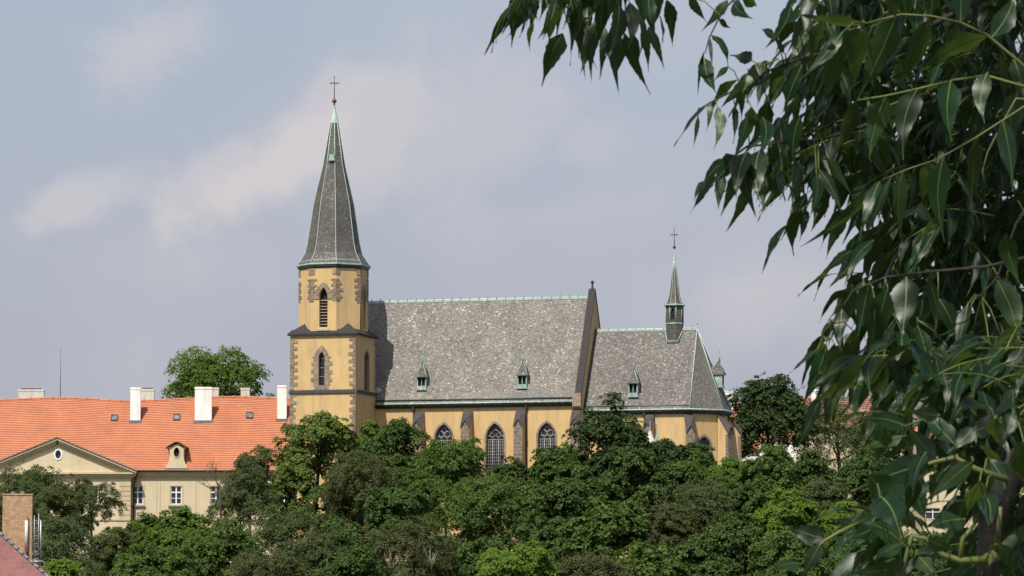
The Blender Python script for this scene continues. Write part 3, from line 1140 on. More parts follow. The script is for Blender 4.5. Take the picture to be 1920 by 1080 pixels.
# bell turret on the choir ridge
ut = CF.onv(1265, 618, vr)[0]
tc_ = (ut, vr)
ztr = lambda py: CF.onv(1265, py, vr)[1]
a_t = 15.8 * S / math.cos(PI / 8) * .97
mb = MB()
at_ = a_t * math.cos(PI / 8); ht = at_ * math.tan(PI / 8)
wins = []
for k in range(8):
    M = facetM(tc_, at_, k * PI / 4)
    hl = arch(ht * 1.05, ztr(600), ztr(585), ztr(578))
    mb.wall(M, [(-ht, ztr(655)), (ht, ztr(655)), (ht, ztr(572)), (-ht, ztr(572))], [hl] if k % 2 == 0 else [])
    wins.append((M, hl if k % 2 == 0 else None))
turret = mb.build('bell_turret', M_spire, church)
for M, hl in wins:
    if hl:
        mb = MB(); mb.wall(M, hl, (), -.2); mb.build('opening', M_dark, turret)
mb = MB()
for M, hl in wins:
    for sx in (-1, 1):
        mb.tube([M(sx * ht, ztr(607), .01), M(sx * ht, ztr(573), .01)], .04, 5)
mb.lathe([(a_t + .02, ztr(609)), (a_t + .08, ztr(607.5)), (a_t + .02, ztr(606))], tc_, 8, PI / 8)
mb.lathe([(a_t + .2, ztr(574)), (a_t + .24, ztr(572.5)), (a_t + .15, ztr(571))], tc_, 8, PI / 8)
k0 = -1.15
for sx in (-1, 1):
    mb.tube([(ut + sx * 1.0, vr - .3, zrc - .3), (ut + sx * .62, vr - 1.12, ztr(641))], .07, 5)
mb.tube([(ut - .66, vr - 1.13, ztr(641)), (ut + .66, vr - 1.13, ztr(641))], .07, 5)
mb.build('copper_trim', M_copper, turret)
tp = [(16.5, 573), (13, 566), (9.5, 553), (7.5, 540), (4.2, 510), (2.4, 492)]
tpr = [(r * S * 1.02, ztr(py)) for r, py in tp]
mb = MB(); mb.lathe(tpr, tc_, 8, PI / 8)
troof = mb.build('turret_roof', M_spire, turret)
mb = MB()
for k in range(8):
    a = PI / 8 + k * PI / 4
    mb.tube([(tc_[0] + (r + .01) * math.cos(a), tc_[1] + (r + .01) * math.sin(a), z) for r, z in tpr], .03, 5)
mb.lathe([(.2, ztr(493)), (.16, ztr(490)), (.1, ztr(480)), (.06, ztr(470)), (.05, ztr(465))], tc_, 8)
mb.build('copper_cap', M_copperlight, troof)
mb = MB()
zb = ztr(463.5)
mb.lathe([(.0001, zb - .19)] + [(.19 * math.cos(t), zb + .18 * math.sin(t)) for t in np.linspace(-1.4, 1.4, 7)] + [(.0001, zb + .19)], tc_, 12, 0, True)
mb.build('ball', M_rust, troof)
cross(troof, tc_, ztr(461), ztr(428), ztr(440), .4, .034)

# ================================================================== the palace
YP = 470.0
p0 = at(245, 890, YP)
PF = Frame((p0.x, YP, 7.0), 0.0)
palace = PF.root('palace')
tag(palace, 'long cream palace with orange tiled roof, pediment and white chimneys left of the church', 'palace')
pu = lambda px, v=0: PF.onv(px, 900, v)[0]
pz = lambda py, v=0: PF.onv(245, py, v)[1]
XL, XR = pu(-420), pu(556)
zE = pz(883, -.5)
VR = 8.6
WAVE = [(-900, 750), (-250, 748), (0, 750.5), (113, 746.5), (240, 752.5), (440, 745), (560, 749)]


def ridge_z(u):
    px = 960 + (u + p0.x) / (YP + VR) * F
    for (a, b), (c, d) in zip(WAVE, WAVE[1:]):
        if a <= px <= c:
            t = (px - a) / (c - a); t = t * t * (3 - 2 * t)
            return pz(b + (d - b) * t, VR)
    return pz(748, VR)


def roof_z(u, v):
    t = (v + .5) / (VR + .5)
    return zE + (ridge_z(u) - zE) * t


mb = MB()
rows = 40; seg = 90
us = [XL + (XR - XL) * i / seg for i in range(seg + 1)]
rr = random.Random(3)
for j in range(rows):
    v0 = -.5 + (VR + .5) * j / rows; v1 = -.5 + (VR + .5) * (j + 1) / rows
    lift = [.085 + rr.uniform(-.008, .008) for _ in us]
    lo = [Vector((u, v0 - .02, roof_z(u, v0) + l)) for u, l in zip(us, lift)]
    hi = [Vector((u, v1, roof_z(u, v1) + .004)) for u in us]
    bt = [Vector((u, v0 - .02, roof_z(u, v0) - .0)) for u in us]
    for i in range(seg):
        mb.poly([lo[i], lo[i + 1], hi[i + 1], hi[i]], uv=[(us[i], j * .29 + .0), (us[i + 1], j * .29 + .0), (us[i + 1], j * .29 + .28), (us[i], j * .29 + .28)])
        mb.poly([bt[i], bt[i + 1], lo[i + 1], lo[i]], uv=[(us[i], j * .29), (us[i + 1], j * .29), (us[i + 1], j * .29 + .01), (us[i], j * .29 + .01)])
for i in range(seg):   # back slope
    a, b = us[i], us[i + 1]
    mb.poly([(a, VR, ridge_z(a)), (b, VR, ridge_z(b)), (b, 2 * VR + .5, zE), (a, 2 * VR + .5, zE)])
proof = mb.build('roof', M_tile, palace)
mb = MB()
mb.tube([(u, VR, ridge_z(u) + .03) for u in us], .13, 6)
for i in range(0, seg, 2):
    u = us[i]
    mb.tube([(u, VR, ridge_z(u) + .03), (u + .3, VR, ridge_z(u) + .05)], .17, 6)
mb.build('ridge_tiles', M_tile, proof)

# facade with window openings
zg = -2.0
UPW = (pz(945.5), pz(911.5)); LOW = (pz(1038), pz(1008))
Mp = Mwall((0, 0, 0), (1, 0, 0), (0, -1, 0))
VR_ = -1.1
Mr = Mwall((0, VR_, 0), (1, 0, 0), (0, -1, 0))
rx0, rx1 = pu(-38, VR_), pu(245, VR_)
wh = 10.2 * YP / F


def rect(cx, z0, z1, hw):
    return [(cx - hw, z0), (cx + hw, z0), (cx + hw, z1), (cx - hw, z1)]


def palace_window(M, cx, z0, z1, hw):
    mb = MB()
    i, o = rect(cx, z0, z1, hw), rect(cx, z0 - .16, z1 + .16, hw + .17)
    mb.ring(M, o, i, .05, -.22)
    w = mb.build('window', M_creamtrim, palace)
    f = MB()
    fw = .085
    f.mbox(M, cx - hw, cx - hw + fw, z0, z1, -.2, -.08); f.mbox(M, cx + hw - fw, cx + hw, z0, z1, -.2, -.08)
    f.mbox(M, cx - hw + fw, cx + hw - fw, z0, z0 + fw, -.2, -.08); f.mbox(M, cx - hw + fw, cx + hw - fw, z1 - fw, z1, -.2, -.08)
    f.mbox(M, cx - .07, cx + .07, z0 + fw, z1 - fw, -.19, -.07)
    zt = z0 + (z1 - z0) * .66
    f.mbox(M, cx - hw + fw, cx + hw - fw, zt - .07, zt + .07, -.18, -.06)
    for sx in (-1, 1):
        xx = cx + sx * hw / 2
        f.mbox(M, xx - hw / 2 + .06, xx + hw / 2 - .06, (z0 + zt) / 2 - .03, (z0 + zt) / 2 + .03, -.17, -.09)
    f.build('frame', M_winwhite, w)
    g = MB(); g.wall(M, i, (), -.16); g.build('pane', M_pane, w)
    s_ = MB(); s_.mbox(M, cx - hw - .28, cx + hw + .28, z0 - .32, z0 - .165, -.02, .2)
    s_.build('sill', M_lead, w)


holes = []
for px in (258.5, 330.5, 405, 478, 551 - 18):
    cx = pu(px)
    for z0, z1 in (UPW, LOW):
        palace_window(Mp, cx, z0, z1, wh); holes.append(rect(cx, z0 - .06, z1 + .06, wh + .06))
for px in (-110, -180, -250, -320):
    cx = pu(px); z0, z1 = UPW
    palace_window(Mp, cx, z0, z1, wh); holes.append(rect(cx, z0 - .06, z1 + .06, wh + .06))
rholes = []
for px in (-13, 53, 118.5, 184):
    cx = pu(px, VR_)
    for z0, z1 in (UPW, LOW):
        palace_window(Mr, cx, z0, z1, wh); rholes.append(rect(cx, z0 - .06, z1 + .06, wh + .06))
mb = MB()
zw = zE - .05
mb.wall(Mp, [(XL, zg), (XR, zg), (XR, zw), (XL, zw)], holes)
for x in (XL, XR):
    mb.poly([(x, 0, zg), (x, 2 * VR, zg), (x, 2 * VR, zE), (x, VR, ridge_z(x)), (x, 0, zE)])
mb.poly([(XL, 2 * VR, zg), (XR, 2 * VR, zg), (XR, 2 * VR, zE), (XL, 2 * VR, zE)])
ztp = pz(896, VR_)
mb.wall(Mr, [(rx0, zg), (rx1, zg), (rx1, ztp), (rx0, ztp)], rholes)
for x in (rx0, rx1):
    mb.poly([(x, VR_, zg), (x, 0.02, zg), (x, 0.02, ztp), (x, VR_, ztp)])
# flat panels of the upper storey
mb.build('facade_wall', M_cream, palace)
mb = MB()
for px in (294, 300, 367):
    x = pu(px)
    mb.mbox(Mp, x - .03, x + .03, pz(968), pz(903), 0, .05)
mb.mbox(Mp, rx1 + .2, XR, pz(976), pz(972.5), 0, .12)
mb.mbox(Mr, rx0, rx1, pz(976, VR_), pz(972.5, VR_), 0, .1)
zq = pz(975, VR_)
k = 0
while zq < ztp - .5:      # rusticated corner of the projecting bay
    mb.mbox(Mr, rx1 - 1.35, rx1 + .02, zq + .03, zq + .50, -.02, .05); zq += .56
mb.build('plaster_mouldings', M_creamtrim, palace)


def cornice(mb, M, x0, x1, ztop, steps):
    for (dz0, dz1, d) in steps:
        mb.mbox(M, x0, x1, ztop - dz1, ztop - dz0, 0, d)


mb = MB()
cornice(mb, Mp, rx1 + .02, XR, zE - .08, [(.02, .16, .46), (.162, .42, .34), (.422, .58, .22), (.582, .8, .1)])
mb.build('cornice', M_creamtrim, palace)
mb = MB()
cornice(mb, Mp, XL, rx0 - .02, zE - .08, [(.02, .16, .46), (.162, .42, .34), (.422, .58, .22), (.582, .8, .1)])
mb.build('cornice', M_creamtrim, palace)
mb = MB()
mb.tube([(rx1 + .05, -.62, zE + .02), (XR, -.62, zE + .02)], .1, 6)
mb.build('gutter', M_rust, palace)
mb = MB()
mb.tube([(XL, -.62, zE + .02), (rx0 - .05, -.62, zE + .02)], .1, 6)
mb.build('gutter', M_rust, palace)
mb = MB()
xx = rx1 + .28
mb.tube([(xx + .5, -.62, zE), (xx + .35, -.55, zE - .5), (xx, -.15, zE - 1.7), (xx, -.12, zg)], .09, 8)
mb.build('downpipe', M_rust, palace)

# pediment
pv = VR_ - .05
ax_, az_ = pu(107.5, pv), pz(824, pv)
bl, br, bz = pu(-38, pv), pu(250, pv), pz(885, pv)
Mt = Mwall((0, pv, 0), (1, 0, 0), (0, -1, 0))
mb = MB()
oc = pu(108.5, pv)
zc_ = pz(852, pv)
ov_in = [(oc + .34 * math.cos(k * PI / 8), zc_ + .5 * math.sin(k * PI / 8)) for k in range(16)]
ov_out = [(oc + .50 * math.cos(k * PI / 8), zc_ + .68 * math.sin(k * PI / 8)) for k in range(16)]
mb.wall(Mt, [(bl + .3, bz - .7), (br - .3, bz - .7), (br - .3, bz), (ax_, az_), (bl + .3, bz)], [ov_in])
ped = mb.build('pediment', M_cream, palace)
mb = MB(); mb.ring(Mt, ov_out, ov_in, .07, -.3)
ow = mb.build('oval_window', M_winwhite, ped)
mb = MB(); mb.wall(Mt, ov_in, (), -.24); mb.build('pane', M_pane, ow)
mb = MB()
cornice(mb, Mt, bl, br, bz - .05, [(.0, .2, .5), (.202, .42, .3), (.422, .62, .16)])


def rake(mb, a, b, steps):
    a, b = Vector((a[0], 0, a[1])), Vector((b[0], 0, b[1]))
    d = (b - a).normalized(); n = Vector((-d.z, 0, d.x))
    if n.z < 0: n = -n
    for (o0, o1, dep) in steps:
        P = [a + n * o0, b + n * o0, b + n * o1, a + n * o1]
        f = [p + Vector((0, pv - dep, 0)) for p in P]; k = [p + Vector((0, pv + .02, 0)) for p in P]
        mb.poly(f); mb.poly(k[::-1])
        for i in range(4):
            j = (i + 1) % 4
            mb.poly([f[i], f[j], k[j], k[i]])


for (a, b) in (((bl - .4, bz - .05), (ax_ + .0, az_)), ((br + .4, bz - .05), (ax_ - .0, az_))):
    rake(mb, a, b, [(-.55, -.36, .22), (-.358, -.1, .42), (-.098, .12, .62)])
mb.build('raking_cornice', M_creamtrim, ped)
mb = MB()
vb = -.5 + (VR + .5) * (az_ + .2 - zE) / (ridge_z(ax_) - zE)
pf = pv - .72
A0, A1 = Vector((ax_, pf, az_ + .16)), Vector((ax_, vb + .3, az_ + .16))
for x in (bl - .45, br + .45):
    B0, B1 = Vector((x, pf, bz + .08)), Vector((x, -.3, bz + .08))
    mb.poly([A0, A1, B1, B0])
    lift = Vector((0, 0, .12))
    mb.poly([A0 + lift, A1 + lift, B1 + lift, B0 + lift])
    mb.poly([A0, B0, B0 + lift, A0 + lift])
    mb.poly([B1, B0, B0 + lift, B1 + lift])
mb.build('pediment_roof', M_lead, ped)


def on_proof(px, py):
    lo, hi = -3, 12
    for _ in range(50):
        m = (lo + hi) / 2
        u, z = PF.onv(px, py, m)
        if z > roof_z(u, m): lo = m
        else: hi = m
    return u, m, z


def chimney(px0, px1, pbase, ptop, depth, mat, parent=palace, v=None):
    if v is None:
        u, v, z = on_proof((px0 + px1) / 2, pbase)
    x0, x1 = PF.onv(px0, ptop, v)[0], PF.onv(px1, ptop, v)[0]
    zt = PF.onv(px0, ptop, v)[1]; zb = roof_z((x0 + x1) / 2, min(v, VR)) - .5
    if v > VR: zb = zE + 3
    mb = MB()
    mb.box(((x0 + x1) / 2, v + depth / 2, (zb + zt - .25) / 2), (x1 - x0, depth, zt - .25 - zb))
    mb.box(((x0 + x1) / 2, v + depth / 2, zt - .16), (x1 - x0 + .08, depth + .08, .18))
    mb.box(((x0 + x1) / 2, v + depth / 2, zt - .035), (x1 - x0 - .02, depth - .02, .07))
    o = mb.build('chimney', mat, parent)
    if v < VR:
        f = MB()
        zr0 = roof_z((x0 + x1) / 2, v)
        f.box(((x0 + x1) / 2, v - .07, zr0 + .14), (x1 - x0 + .26, .1, .34))
        f.build('lead_flashing', M_lead, o)
    else:
        f = MB()
        f.box(((x0 + x1) / 2, v + depth / 2, zt + .06), ((x1 - x0) * .8, depth * .7, .12))
        f.build('flue_top', M_dark, o)
    return o


chimney(244.5, 263.5, 793, 726.5, .62, M_white)
chimney(365.5, 397, 793, 725.5, .62, M_white)
chimney(520, 537.5, 790, 722.5, .62, M_white)
for a, b, t in ((34, 82, 730), (264, 289, 729), (397, 410, 726.5), (451.5, 468, 727)):
    chimney(a, b, None, t, .8, M_oldwhite, palace, VR + .8)

nrm = Vector((0, -(ridge_z(0) - zE), VR + .5)).normalized()
for px, py in ((214.5, 784.5), (331.5, 783.5), (468, 780)):
    u, v, z = on_proof(px, py)
    t = Vector((1, 0, 0)); b = nrm.cross(t)
    O = Vector((u, v, z)) + nrm * .05
    M = lambda x, y, d, O=O, b=b: O + Vector((1, 0, 0)) * x + b * y + nrm * d
    mb = MB()
    o, i = [(-.42, -.52), (.42, -.52), (.42, .52), (-.42, .52)], [(-.31, -.38), (.31, -.38), (.31, .42), (-.31, .42)]
    mb.ring(M, o, i, .14, .02)
    sk = mb.build('skylight', M_iron, palace)
    g = MB(); g.wall(M, i, (), .07); g.build('pane', M_sky_pane, sk)

# baroque roof dormer with oval eye
u, v, z = on_proof(331, 878)
D0 = Vector((u, v - .1, z - .05))
Mdm = lambda x, zz, d: D0 + Vector((x, -d, zz))
hgt = PF.onv(331, 833, v)[1] - z
body = [(-1.28, 0), (1.28, 0), (1.26, .25), (1.05, .55), (.88, 1.0), (.82, 1.5), (.82, hgt - .55), (1.0, hgt - .4), (1.0, hgt - .3), (.62, hgt - .25), (.3, hgt - .02), (0, hgt + .06)]
body = body + [(-x, zz) for x, zz in body[2:-1][::-1]]
oz = PF.onv(331, 847.5, v)[1] - z
oi = [(.33 * math.cos(k * PI / 8), oz + .56 * math.sin(k * PI / 8)) for k in range(16)]
oo = [(.45 * math.cos(k * PI / 8), oz + .7 * math.sin(k * PI / 8)) for k in range(16)]
mb = MB()
mb.wall(Mdm, body, [oi], 0)
n = len(body)
for i in range(n):
    a, b = body[i], body[(i + 1) % n]
    mb.poly([Mdm(*a, 0), Mdm(*b, 0), Mdm(*b, -2.6), Mdm(*a, -2.6)])
bd = mb.build('roof_dormer', M_cream, palace)
mb = MB(); mb.ring(Mdm, oo, oi, .05, -.35); mb.build('oval_frame', M_creamtrim, bd)
mb = MB(); mb.wall(Mdm, oi, (), -.3); mb.build('opening', M_dark, bd)
mb = MB()
top = [(-1.22, hgt - .42), (-.95, hgt - .22), (-.6, hgt - .06), (-.3, hgt + .17), (0, hgt + .24), (.3, hgt + .17), (.6, hgt - .06), (.95, hgt - .22), (1.22, hgt - .42)]
for a, b in zip(top, top[1:]):
    for o_ in (0, .13):
        mb.poly([Mdm(a[0], a[1] + o_, .22), Mdm(b[0], b[1] + o_, .22), Mdm(b[0], b[1] + o_, -3), Mdm(a[0], a[1] + o_, -3)])
    mb.poly([Mdm(a[0], a[1], .22), Mdm(b[0], b[1], .22), Mdm(b[0], b[1] + .13, .22), Mdm(a[0], a[1] + .13, .22)])
for i in range(17):
    xx = -1.15 + 2.3 * i / 16
    zz = np.interp(xx, [t[0] for t in top], [t[1] for t in top]) + .12
    mb.tube([Mdm(xx, zz, .27), Mdm(xx, zz, -2.5)], .07, 5)
mb.build('dormer_roof', M_tileold, bd)
mb = MB(); mb.mbox(Mdm, -1.35, 1.35, -.2, .07, .0, .14); mb.build('lead_flashing', M_lead, bd)
mb = MB()
xa = PF.onv(113, 746, VR)[0]
mb.tube([(xa, VR, ridge_z(xa)), (xa, VR, PF.onv(113, 700, VR)[1]), (xa, VR, PF.onv(113, 652, VR)[1])], [.045, .03, .018], 6)
mb.build('lightning_rod', M_iron, palace)

# ================================================================== smaller buildings
def simple_house(name, label, cat, px0, px1, py_eave, py_ridge, py_base, Y, depth, wallmat, roofmat, wins=(), theta=0.0, chims=()):
    o0 = at((px0 + px1) / 2, py_base, Y)
    fr = Frame((o0.x, Y, o0.z), theta)
    root = fr.root(name)
    tag(root, label, cat)
    x0, x1 = fr.onv(px0, py_eave, 0)[0], fr.onv(px1, py_eave, 0)[0]
    ze = fr.onv((px0 + px1) / 2, py_eave, 0)[1]
    zr_ = fr.onv((px0 + px1) / 2, py_ridge, depth / 2)[1]
    zb = gz(o0.x, Y) - o0.z - 1.0
    M = Mwall((0, 0, 0), (1, 0, 0), (0, -1, 0))
    holes = []
    for (a, b, t, bt) in wins:
        wx0, wx1 = fr.onv(a, t, 0)[0], fr.onv(b, t, 0)[0]
        wz1, wz0 = fr.onv(a, t, 0)[1], fr.onv(a, bt, 0)[1]
        i = [(wx0, wz0), (wx1, wz0), (wx1, wz1), (wx0, wz1)]
        o = [(wx0 - .14, wz0 - .14), (wx1 + .14, wz0 - .14), (wx1 + .14, wz1 + .14), (wx0 - .14, wz1 + .14)]
        mb = MB(); mb.ring(M, o, i, .05, -.25); w = mb.build('window', M_creamtrim, root)
        mb = MB(); mb.wall(M, i, (), -.18); mb.build('pane', M_pane, w)
        mb = MB()
        xm = (wx0 + wx1) / 2
        mb.mbox(M, xm - .05, xm + .05, wz0, wz1, -.17, -.08)
        mb.mbox(M, wx0, xm - .05, wz0 + (wz1 - wz0) * .6, wz0 + (wz1 - wz0) * .6 + .08, -.17, -.08)
        mb.mbox(M, xm + .05, wx1, wz0 + (wz1 - wz0) * .6, wz0 + (wz1 - wz0) * .6 + .08, -.17, -.08)
        mb.build('frame', M_winwhite, w)
        holes.append([(wx0 - .05, wz0 - .05), (wx1 + .05, wz0 - .05), (wx1 + .05, wz1 + .05), (wx0 - .05, wz1 + .05)])
    mb = MB()
    mb.wall(M, [(x0, zb), (x1, zb), (x1, ze), (x0, ze)], holes)
    for x in (x0, x1):
        mb.poly([(x, 0, zb), (x, depth, zb), (x, depth, ze), (x, depth / 2, zr_ - .05), (x, 0, ze)])
    mb.poly([(x0, depth, zb), (x1, depth, zb), (x1, depth, ze), (x0, depth, ze)])
    mb.build('wall', wallmat, root)
    mb = MB()
    g = .35; th = .16
    sl = (zr_ - ze) / (depth / 2)
    for sgn, ve in ((-1, -.45), (1, depth + .45)):
        zz = ze - .45 * sl
        n = 14
        for i in range(n):
            t0, t1 = i / n, (i + 1) / n
            a = (ve + (depth / 2 - ve) * t0, zz + (zr_ - zz) * t0 + .06); b = (ve + (depth / 2 - ve) * t1, zz + (zr_ - zz) * t1)
            mb.poly([(x0 - g, *a), (x1 + g, *a), (x1 + g, *b), (x0 - g, *b)])
        mb.poly([(x0 - g, ve, zz - th), (x1 + g, ve, zz - th), (x1 + g, ve, zz + .06), (x0 - g, ve, zz + .06)])
        for x in (x0 - g, x1 + g):
            mb.poly([(x, ve, zz - th), (x, ve, zz + .06), (x, depth / 2, zr_), (x, depth / 2, zr_ - th)])
    mb.tube([(x0 - g, depth / 2, zr_ + .02), (x1 + g, depth / 2, zr_ + .02)], .13, 6)
    rf = mb.build('roof', roofmat, root)
    mb = MB(); mb.mbox(M, x0 - .1, x1 + .1, ze - .55, ze - .2, 0, .25); mb.build('cornice', M_creamtrim, root)
    for a, b, t, vv in chims:
        cx0, cx1 = fr.onv(a, t, vv)[0], fr.onv(b, t, vv)[0]
        zt = fr.onv(a, t, vv)[1]
        mb = MB()
        mb.box(((cx0 + cx1) / 2, vv, (ze + zt) / 2), (cx1 - cx0, .8, zt - ze))
        mb.box(((cx0 + cx1) / 2, vv, zt - .35), (cx1 - cx0 + .12, .92, .14))
        mb.box(((cx0 + cx1) / 2, vv, zt + .06), (cx1 - cx0 + .1, .9, .12))
        mb.build('chimney', M_white, rf)
    return root, fr


simple_house('white_house', 'white walled house with dull red roof and white chimney just behind the choir end', 'house', 1352, 1509, 815, 758, 880, 498, 10, M_white, M_tileold,
             [(1400, 1412, 828, 848), (1440, 1452, 828, 848)], 0, [(1358, 1376.5, 735, 4.2), (1391, 1399, 752, 5.6), (1466, 1476, 742, 6)])
simple_house('orange_roof_cottage', 'small cottage with bright orange roof glimpsed low behind the dark chestnut tree', 'house', 1378, 1424, 838, 812, 900, 474, 7, M_white, M_tile,
             [(1390, 1398, 846, 858)])
simple_house('tan_house', 'tan house with small dark windows and low tiled roof behind the hanging leaves', 'house', 1514, 1716, 796, 748, 900, 486, 11, M_cream, M_tileold,
             [(1545, 1557, 808, 832), (1590, 1602, 808, 832), (1636, 1650, 808, 832), (1682, 1694, 808, 832)], 0, [(1521, 1534, 728, 5), (1600, 1612, 730, 5)])
simple_house('yellow_house', 'tall pale yellow house rising behind an orange roof at the right', 'house', 1745, 1920, 728, 690, 900, 530, 12, M_ochre, M_tileold,
             [(1785, 1797, 745, 768), (1830, 1842, 745, 768), (1875, 1887, 745, 768)])
simple_house('cream_house', 'cream house with orange tiled roof and banded walls seen through the lower leaves', 'house', 1729, 1960, 862, 788, 990, 452, 13, M_cream, M_tile,
             [(1736, 1762, 953, 972), (1742, 1758, 890, 920), (1800, 1818, 890, 920), (1800, 1818, 945, 972), (1862, 1880, 890, 920)])

# house in the lower left corner with the tan brick chimney
YH = 200.0
h0 = at(102, 1094, YH)
HF = Frame((h0.x, YH, h0.z), R(-4.5))
hh = HF.root('hipped_house')
tag(hh, 'house with faded red hipped roof and tall tan brick chimney in the lower left corner', 'house')
ha, hp = 7.0, 6.2
zb = gz(h0.x, YH) - h0.z - 1
mb = MB()
mb.poly([(-26, 0, 0), (0, 0, 0), (-ha, ha, hp), (-26 + ha, ha, hp)])
mb.poly([(0, 0, 0), (0, 2 * ha, 0), (-ha, ha, hp)])
mb.poly([(-26, 2 * ha, 0), (0, 2 * ha, 0), (-ha, ha, hp), (-26 + ha, ha, hp)])
mb.poly([(-26, 0, 0), (-26, 2 * ha, 0), (-26 + ha, ha, hp)])
mb.poly([(-26, 0, -.18), (0, 0, -.18), (0, 0, 0), (-26, 0, 0)]); mb.poly([(0, 0, -.18), (0, 2 * ha, -.18), (0, 2 * ha, 0), (0, 0, 0)])
hr_ = mb.build('roof', M_redtin, hh)
mb = MB()
n = 26
for i in range(n):
    a = Vector((-ha * i / n, ha * i / n, hp * i / n)); b = Vector((-ha * (i + .92) / n, ha * (i + .92) / n, hp * (i + .92) / n))
    mb.tube([a + Vector((0, 0, .05)), b + Vector((0, 0, .03))], [.10, .085], 7)
mb.tube([(-ha, ha, hp + .04), (-26 + ha, ha, hp + .04)], .1, 7)
mb.build('hip_tiles', M_lead, hr_)
mb = MB()
for a, b in (((-25.5, .5), (-.5, .5)), ((-.5, .5), (-.5, 2 * ha - .5)), ((-.5, 2 * ha - .5), (-25.5, 2 * ha - .5)), ((-25.5, 2 * ha - .5), (-25.5, .5))):
    mb.poly([(*a, zb), (*b, zb), (*b, -.1), (*a, -.1)])
mb.build('wall', M_cream, hh)
cv = 7.4
cx0, cx1 = HF.onv(5, 930, cv)[0], HF.onv(60.5, 930, cv)[0]
ct, cb = HF.onv(30, 928, cv)[1], HF.onv(30, 1075, cv)[1] - .8
cd = 1.0
mb = MB()
mb.box(((cx0 + cx1) / 2, cv + cd / 2, (ct + cb) / 2), (cx1 - cx0, cd, ct - cb))
mb.box(((cx0 + cx1) / 2, cv + cd / 2, ct + .03), (cx1 - cx0 + .06, cd + .06, .07))
ch = mb.build('chimney', M_brick, hh)
for t in (.33, .66):
    mb = MB()
    mb.lathe([(.13, ct + .06), (.11, ct + .16), (.09, ct + .19)], (cx0 + (cx1 - cx0) * t, cv + cd / 2), 10)
    mb.build('chimney_pot', M_lead, ch)
px_ = HF.onv(49.5, 1000, cv - .12)[0]
mb = MB()
mb.tube([(px_, cv - .12, HF.onv(49, 1034, cv)[1]), (px_, cv - .12, HF.onv(49, 976, cv)[1])], .085, 10)
mb.build('flue_pipe', M_oldwhite, ch)
mb = MB()
mb.tube([(px_ + .06, cv - .1, HF.onv(49, 1055, cv)[1]), (px_ + .06, cv - .1, HF.onv(49, 968, cv)[1])], .03, 6)
mb.build('bracket_pipe', M_rust, ch)
mb = MB()
mx0 = cx1 + .06
z0_, z1_ = HF.onv(70, 1052, cv)[1], HF.onv(70, 966, cv)[1]
for dx, dy, zt in ((.06, .1, z1_), (.28, .1, z1_ + .1), (.17, .5, z1_ - .1)):
    mb.tube([(mx0 + dx, cv + dy, z0_), (mx0 + dx, cv + dy, zt)], .022, 5)
k = 0
z = z0_ + .1
while z < z1_ - .15:
    mb.tube([(mx0 + .06, cv + .1, z), (mx0 + .28, cv + .1, z + (.1 if k % 2 else 0)), (mx0 + .17, cv + .5, z)], .014, 4); z += .2; k += 1
mb.tube([(mx0 - .1, cv + .05, z0_ - .02), (mx0 + .55, cv + .05, z0_ - .02)], .045, 6)
mb.build('ladder_frame', M_steel, ch)
mb = MB()
mb.tube([(mx0 + .40, cv + .2, z0_ + .1), (mx0 + .38, cv + .2, z1_ - .25)], .045, 8)
mb.build('antenna_panel', M_steel, ch)

# small white shrine in front of the choir
s0 = at(1219, 830, 443)
SF = Frame((s0.x, 443, gz(s0.x, 443) - .2), TH)
sh = SF.root('garden_shrine')
tag(sh, 'little white shrine roof with two thin knobbed finials in front of the choir wall', 'shrine')
zt = SF.onv(1219, 808, 0)[1]
mb = MB(); mb.box((0.3, 0, zt / 2 - .8), (1.9, 1.5, zt - 1.6)); mb.build('wall', M_oldwhite, sh)
mb = MB(); mb.lathe([(.95, zt - 1.6), (.6, zt - 1.15), (.33, zt - .6), (.1, zt + .1)], (0, 0), 8, PI / 8); mb.build('roof', M_oldwhite, sh)
mb = MB(); mb.lathe([(.14, zt), (.05, zt + .5), (.04, zt + .85), (.1, zt + .95), (.0001, zt + 1.1)], (0, 0), 8); mb.build('finial', M_copper, sh)
mb = MB(); mb.lathe([(.2, zt - 1.2), (.06, zt - .4), (.04, zt + .65), (.1, zt + .75), (.0001, zt + .88)], (.72, 0), 8); mb.build('finial', M_copper, sh)

# ================================================================== trees
def quads_mesh(name, V, mat, parent, nper=4):
    n = len(V) // nper
    me = bpy.data.meshes.new(name)
    me.vertices.add(len(V))
    me.vertices.foreach_set('co', V.astype(np.float32).ravel())
    me.loops.add(n * nper)
    me.loops.foreach_set('vertex_index', np.arange(n * nper, dtype=np.int32))
    me.polygons.add(n)
    me.polygons.foreach_set('loop_start', np.arange(0, n * nper, nper, dtype=np.int32))
    me.polygons.foreach_set('loop_total', np.full(n, nper, dtype=np.int32))
    me.update(calc_edges=True)
    me.materials.append(mat)
    o = bpy.data.objects.new(name, me)
    col.objects.link(o)
    o.parent = parent
    return o


def unit(a):
    return a / np.maximum(np.linalg.norm(a, axis=1, keepdims=True), 1e-9)


KINDS = {  # leaf length, leaf aspect, clump size, coverage, clumps, material, looseness
    'mid': (.32, .55, .34, 1.9, 34, L_mid, .22),
    'bright': (.34, .58, .30, 1.8, 32, L_bright, .24),
    'lime': (.34, .58, .32, 1.9, 30, L_lime, .22),
    'dark': (.36, .62, .30, 2.0, 36, L_dark, .22),
    'forest': (.33, .58, .32, 2.0, 36, L_forest, .22),
    'olive': (.22, .45, .34, 1.35, 30, L_olive, .36),
    'gray': (.24, .45, .34, 1.5, 32, L_gray, .34),
    'maple': (.44, .72, .24, 1.7, 50, L_mid, .24),
    'loose': (.34, .56, .22, 1.55, 46, L_loose, .34),
    'feather': (.22, .36, .28, .8, 34, L_feather, .5),
}


SPRAY = {'olive': .55, 'gray': .55, 'feather': .6, 'maple': .62, 'loose': .58, 'lime': .55}


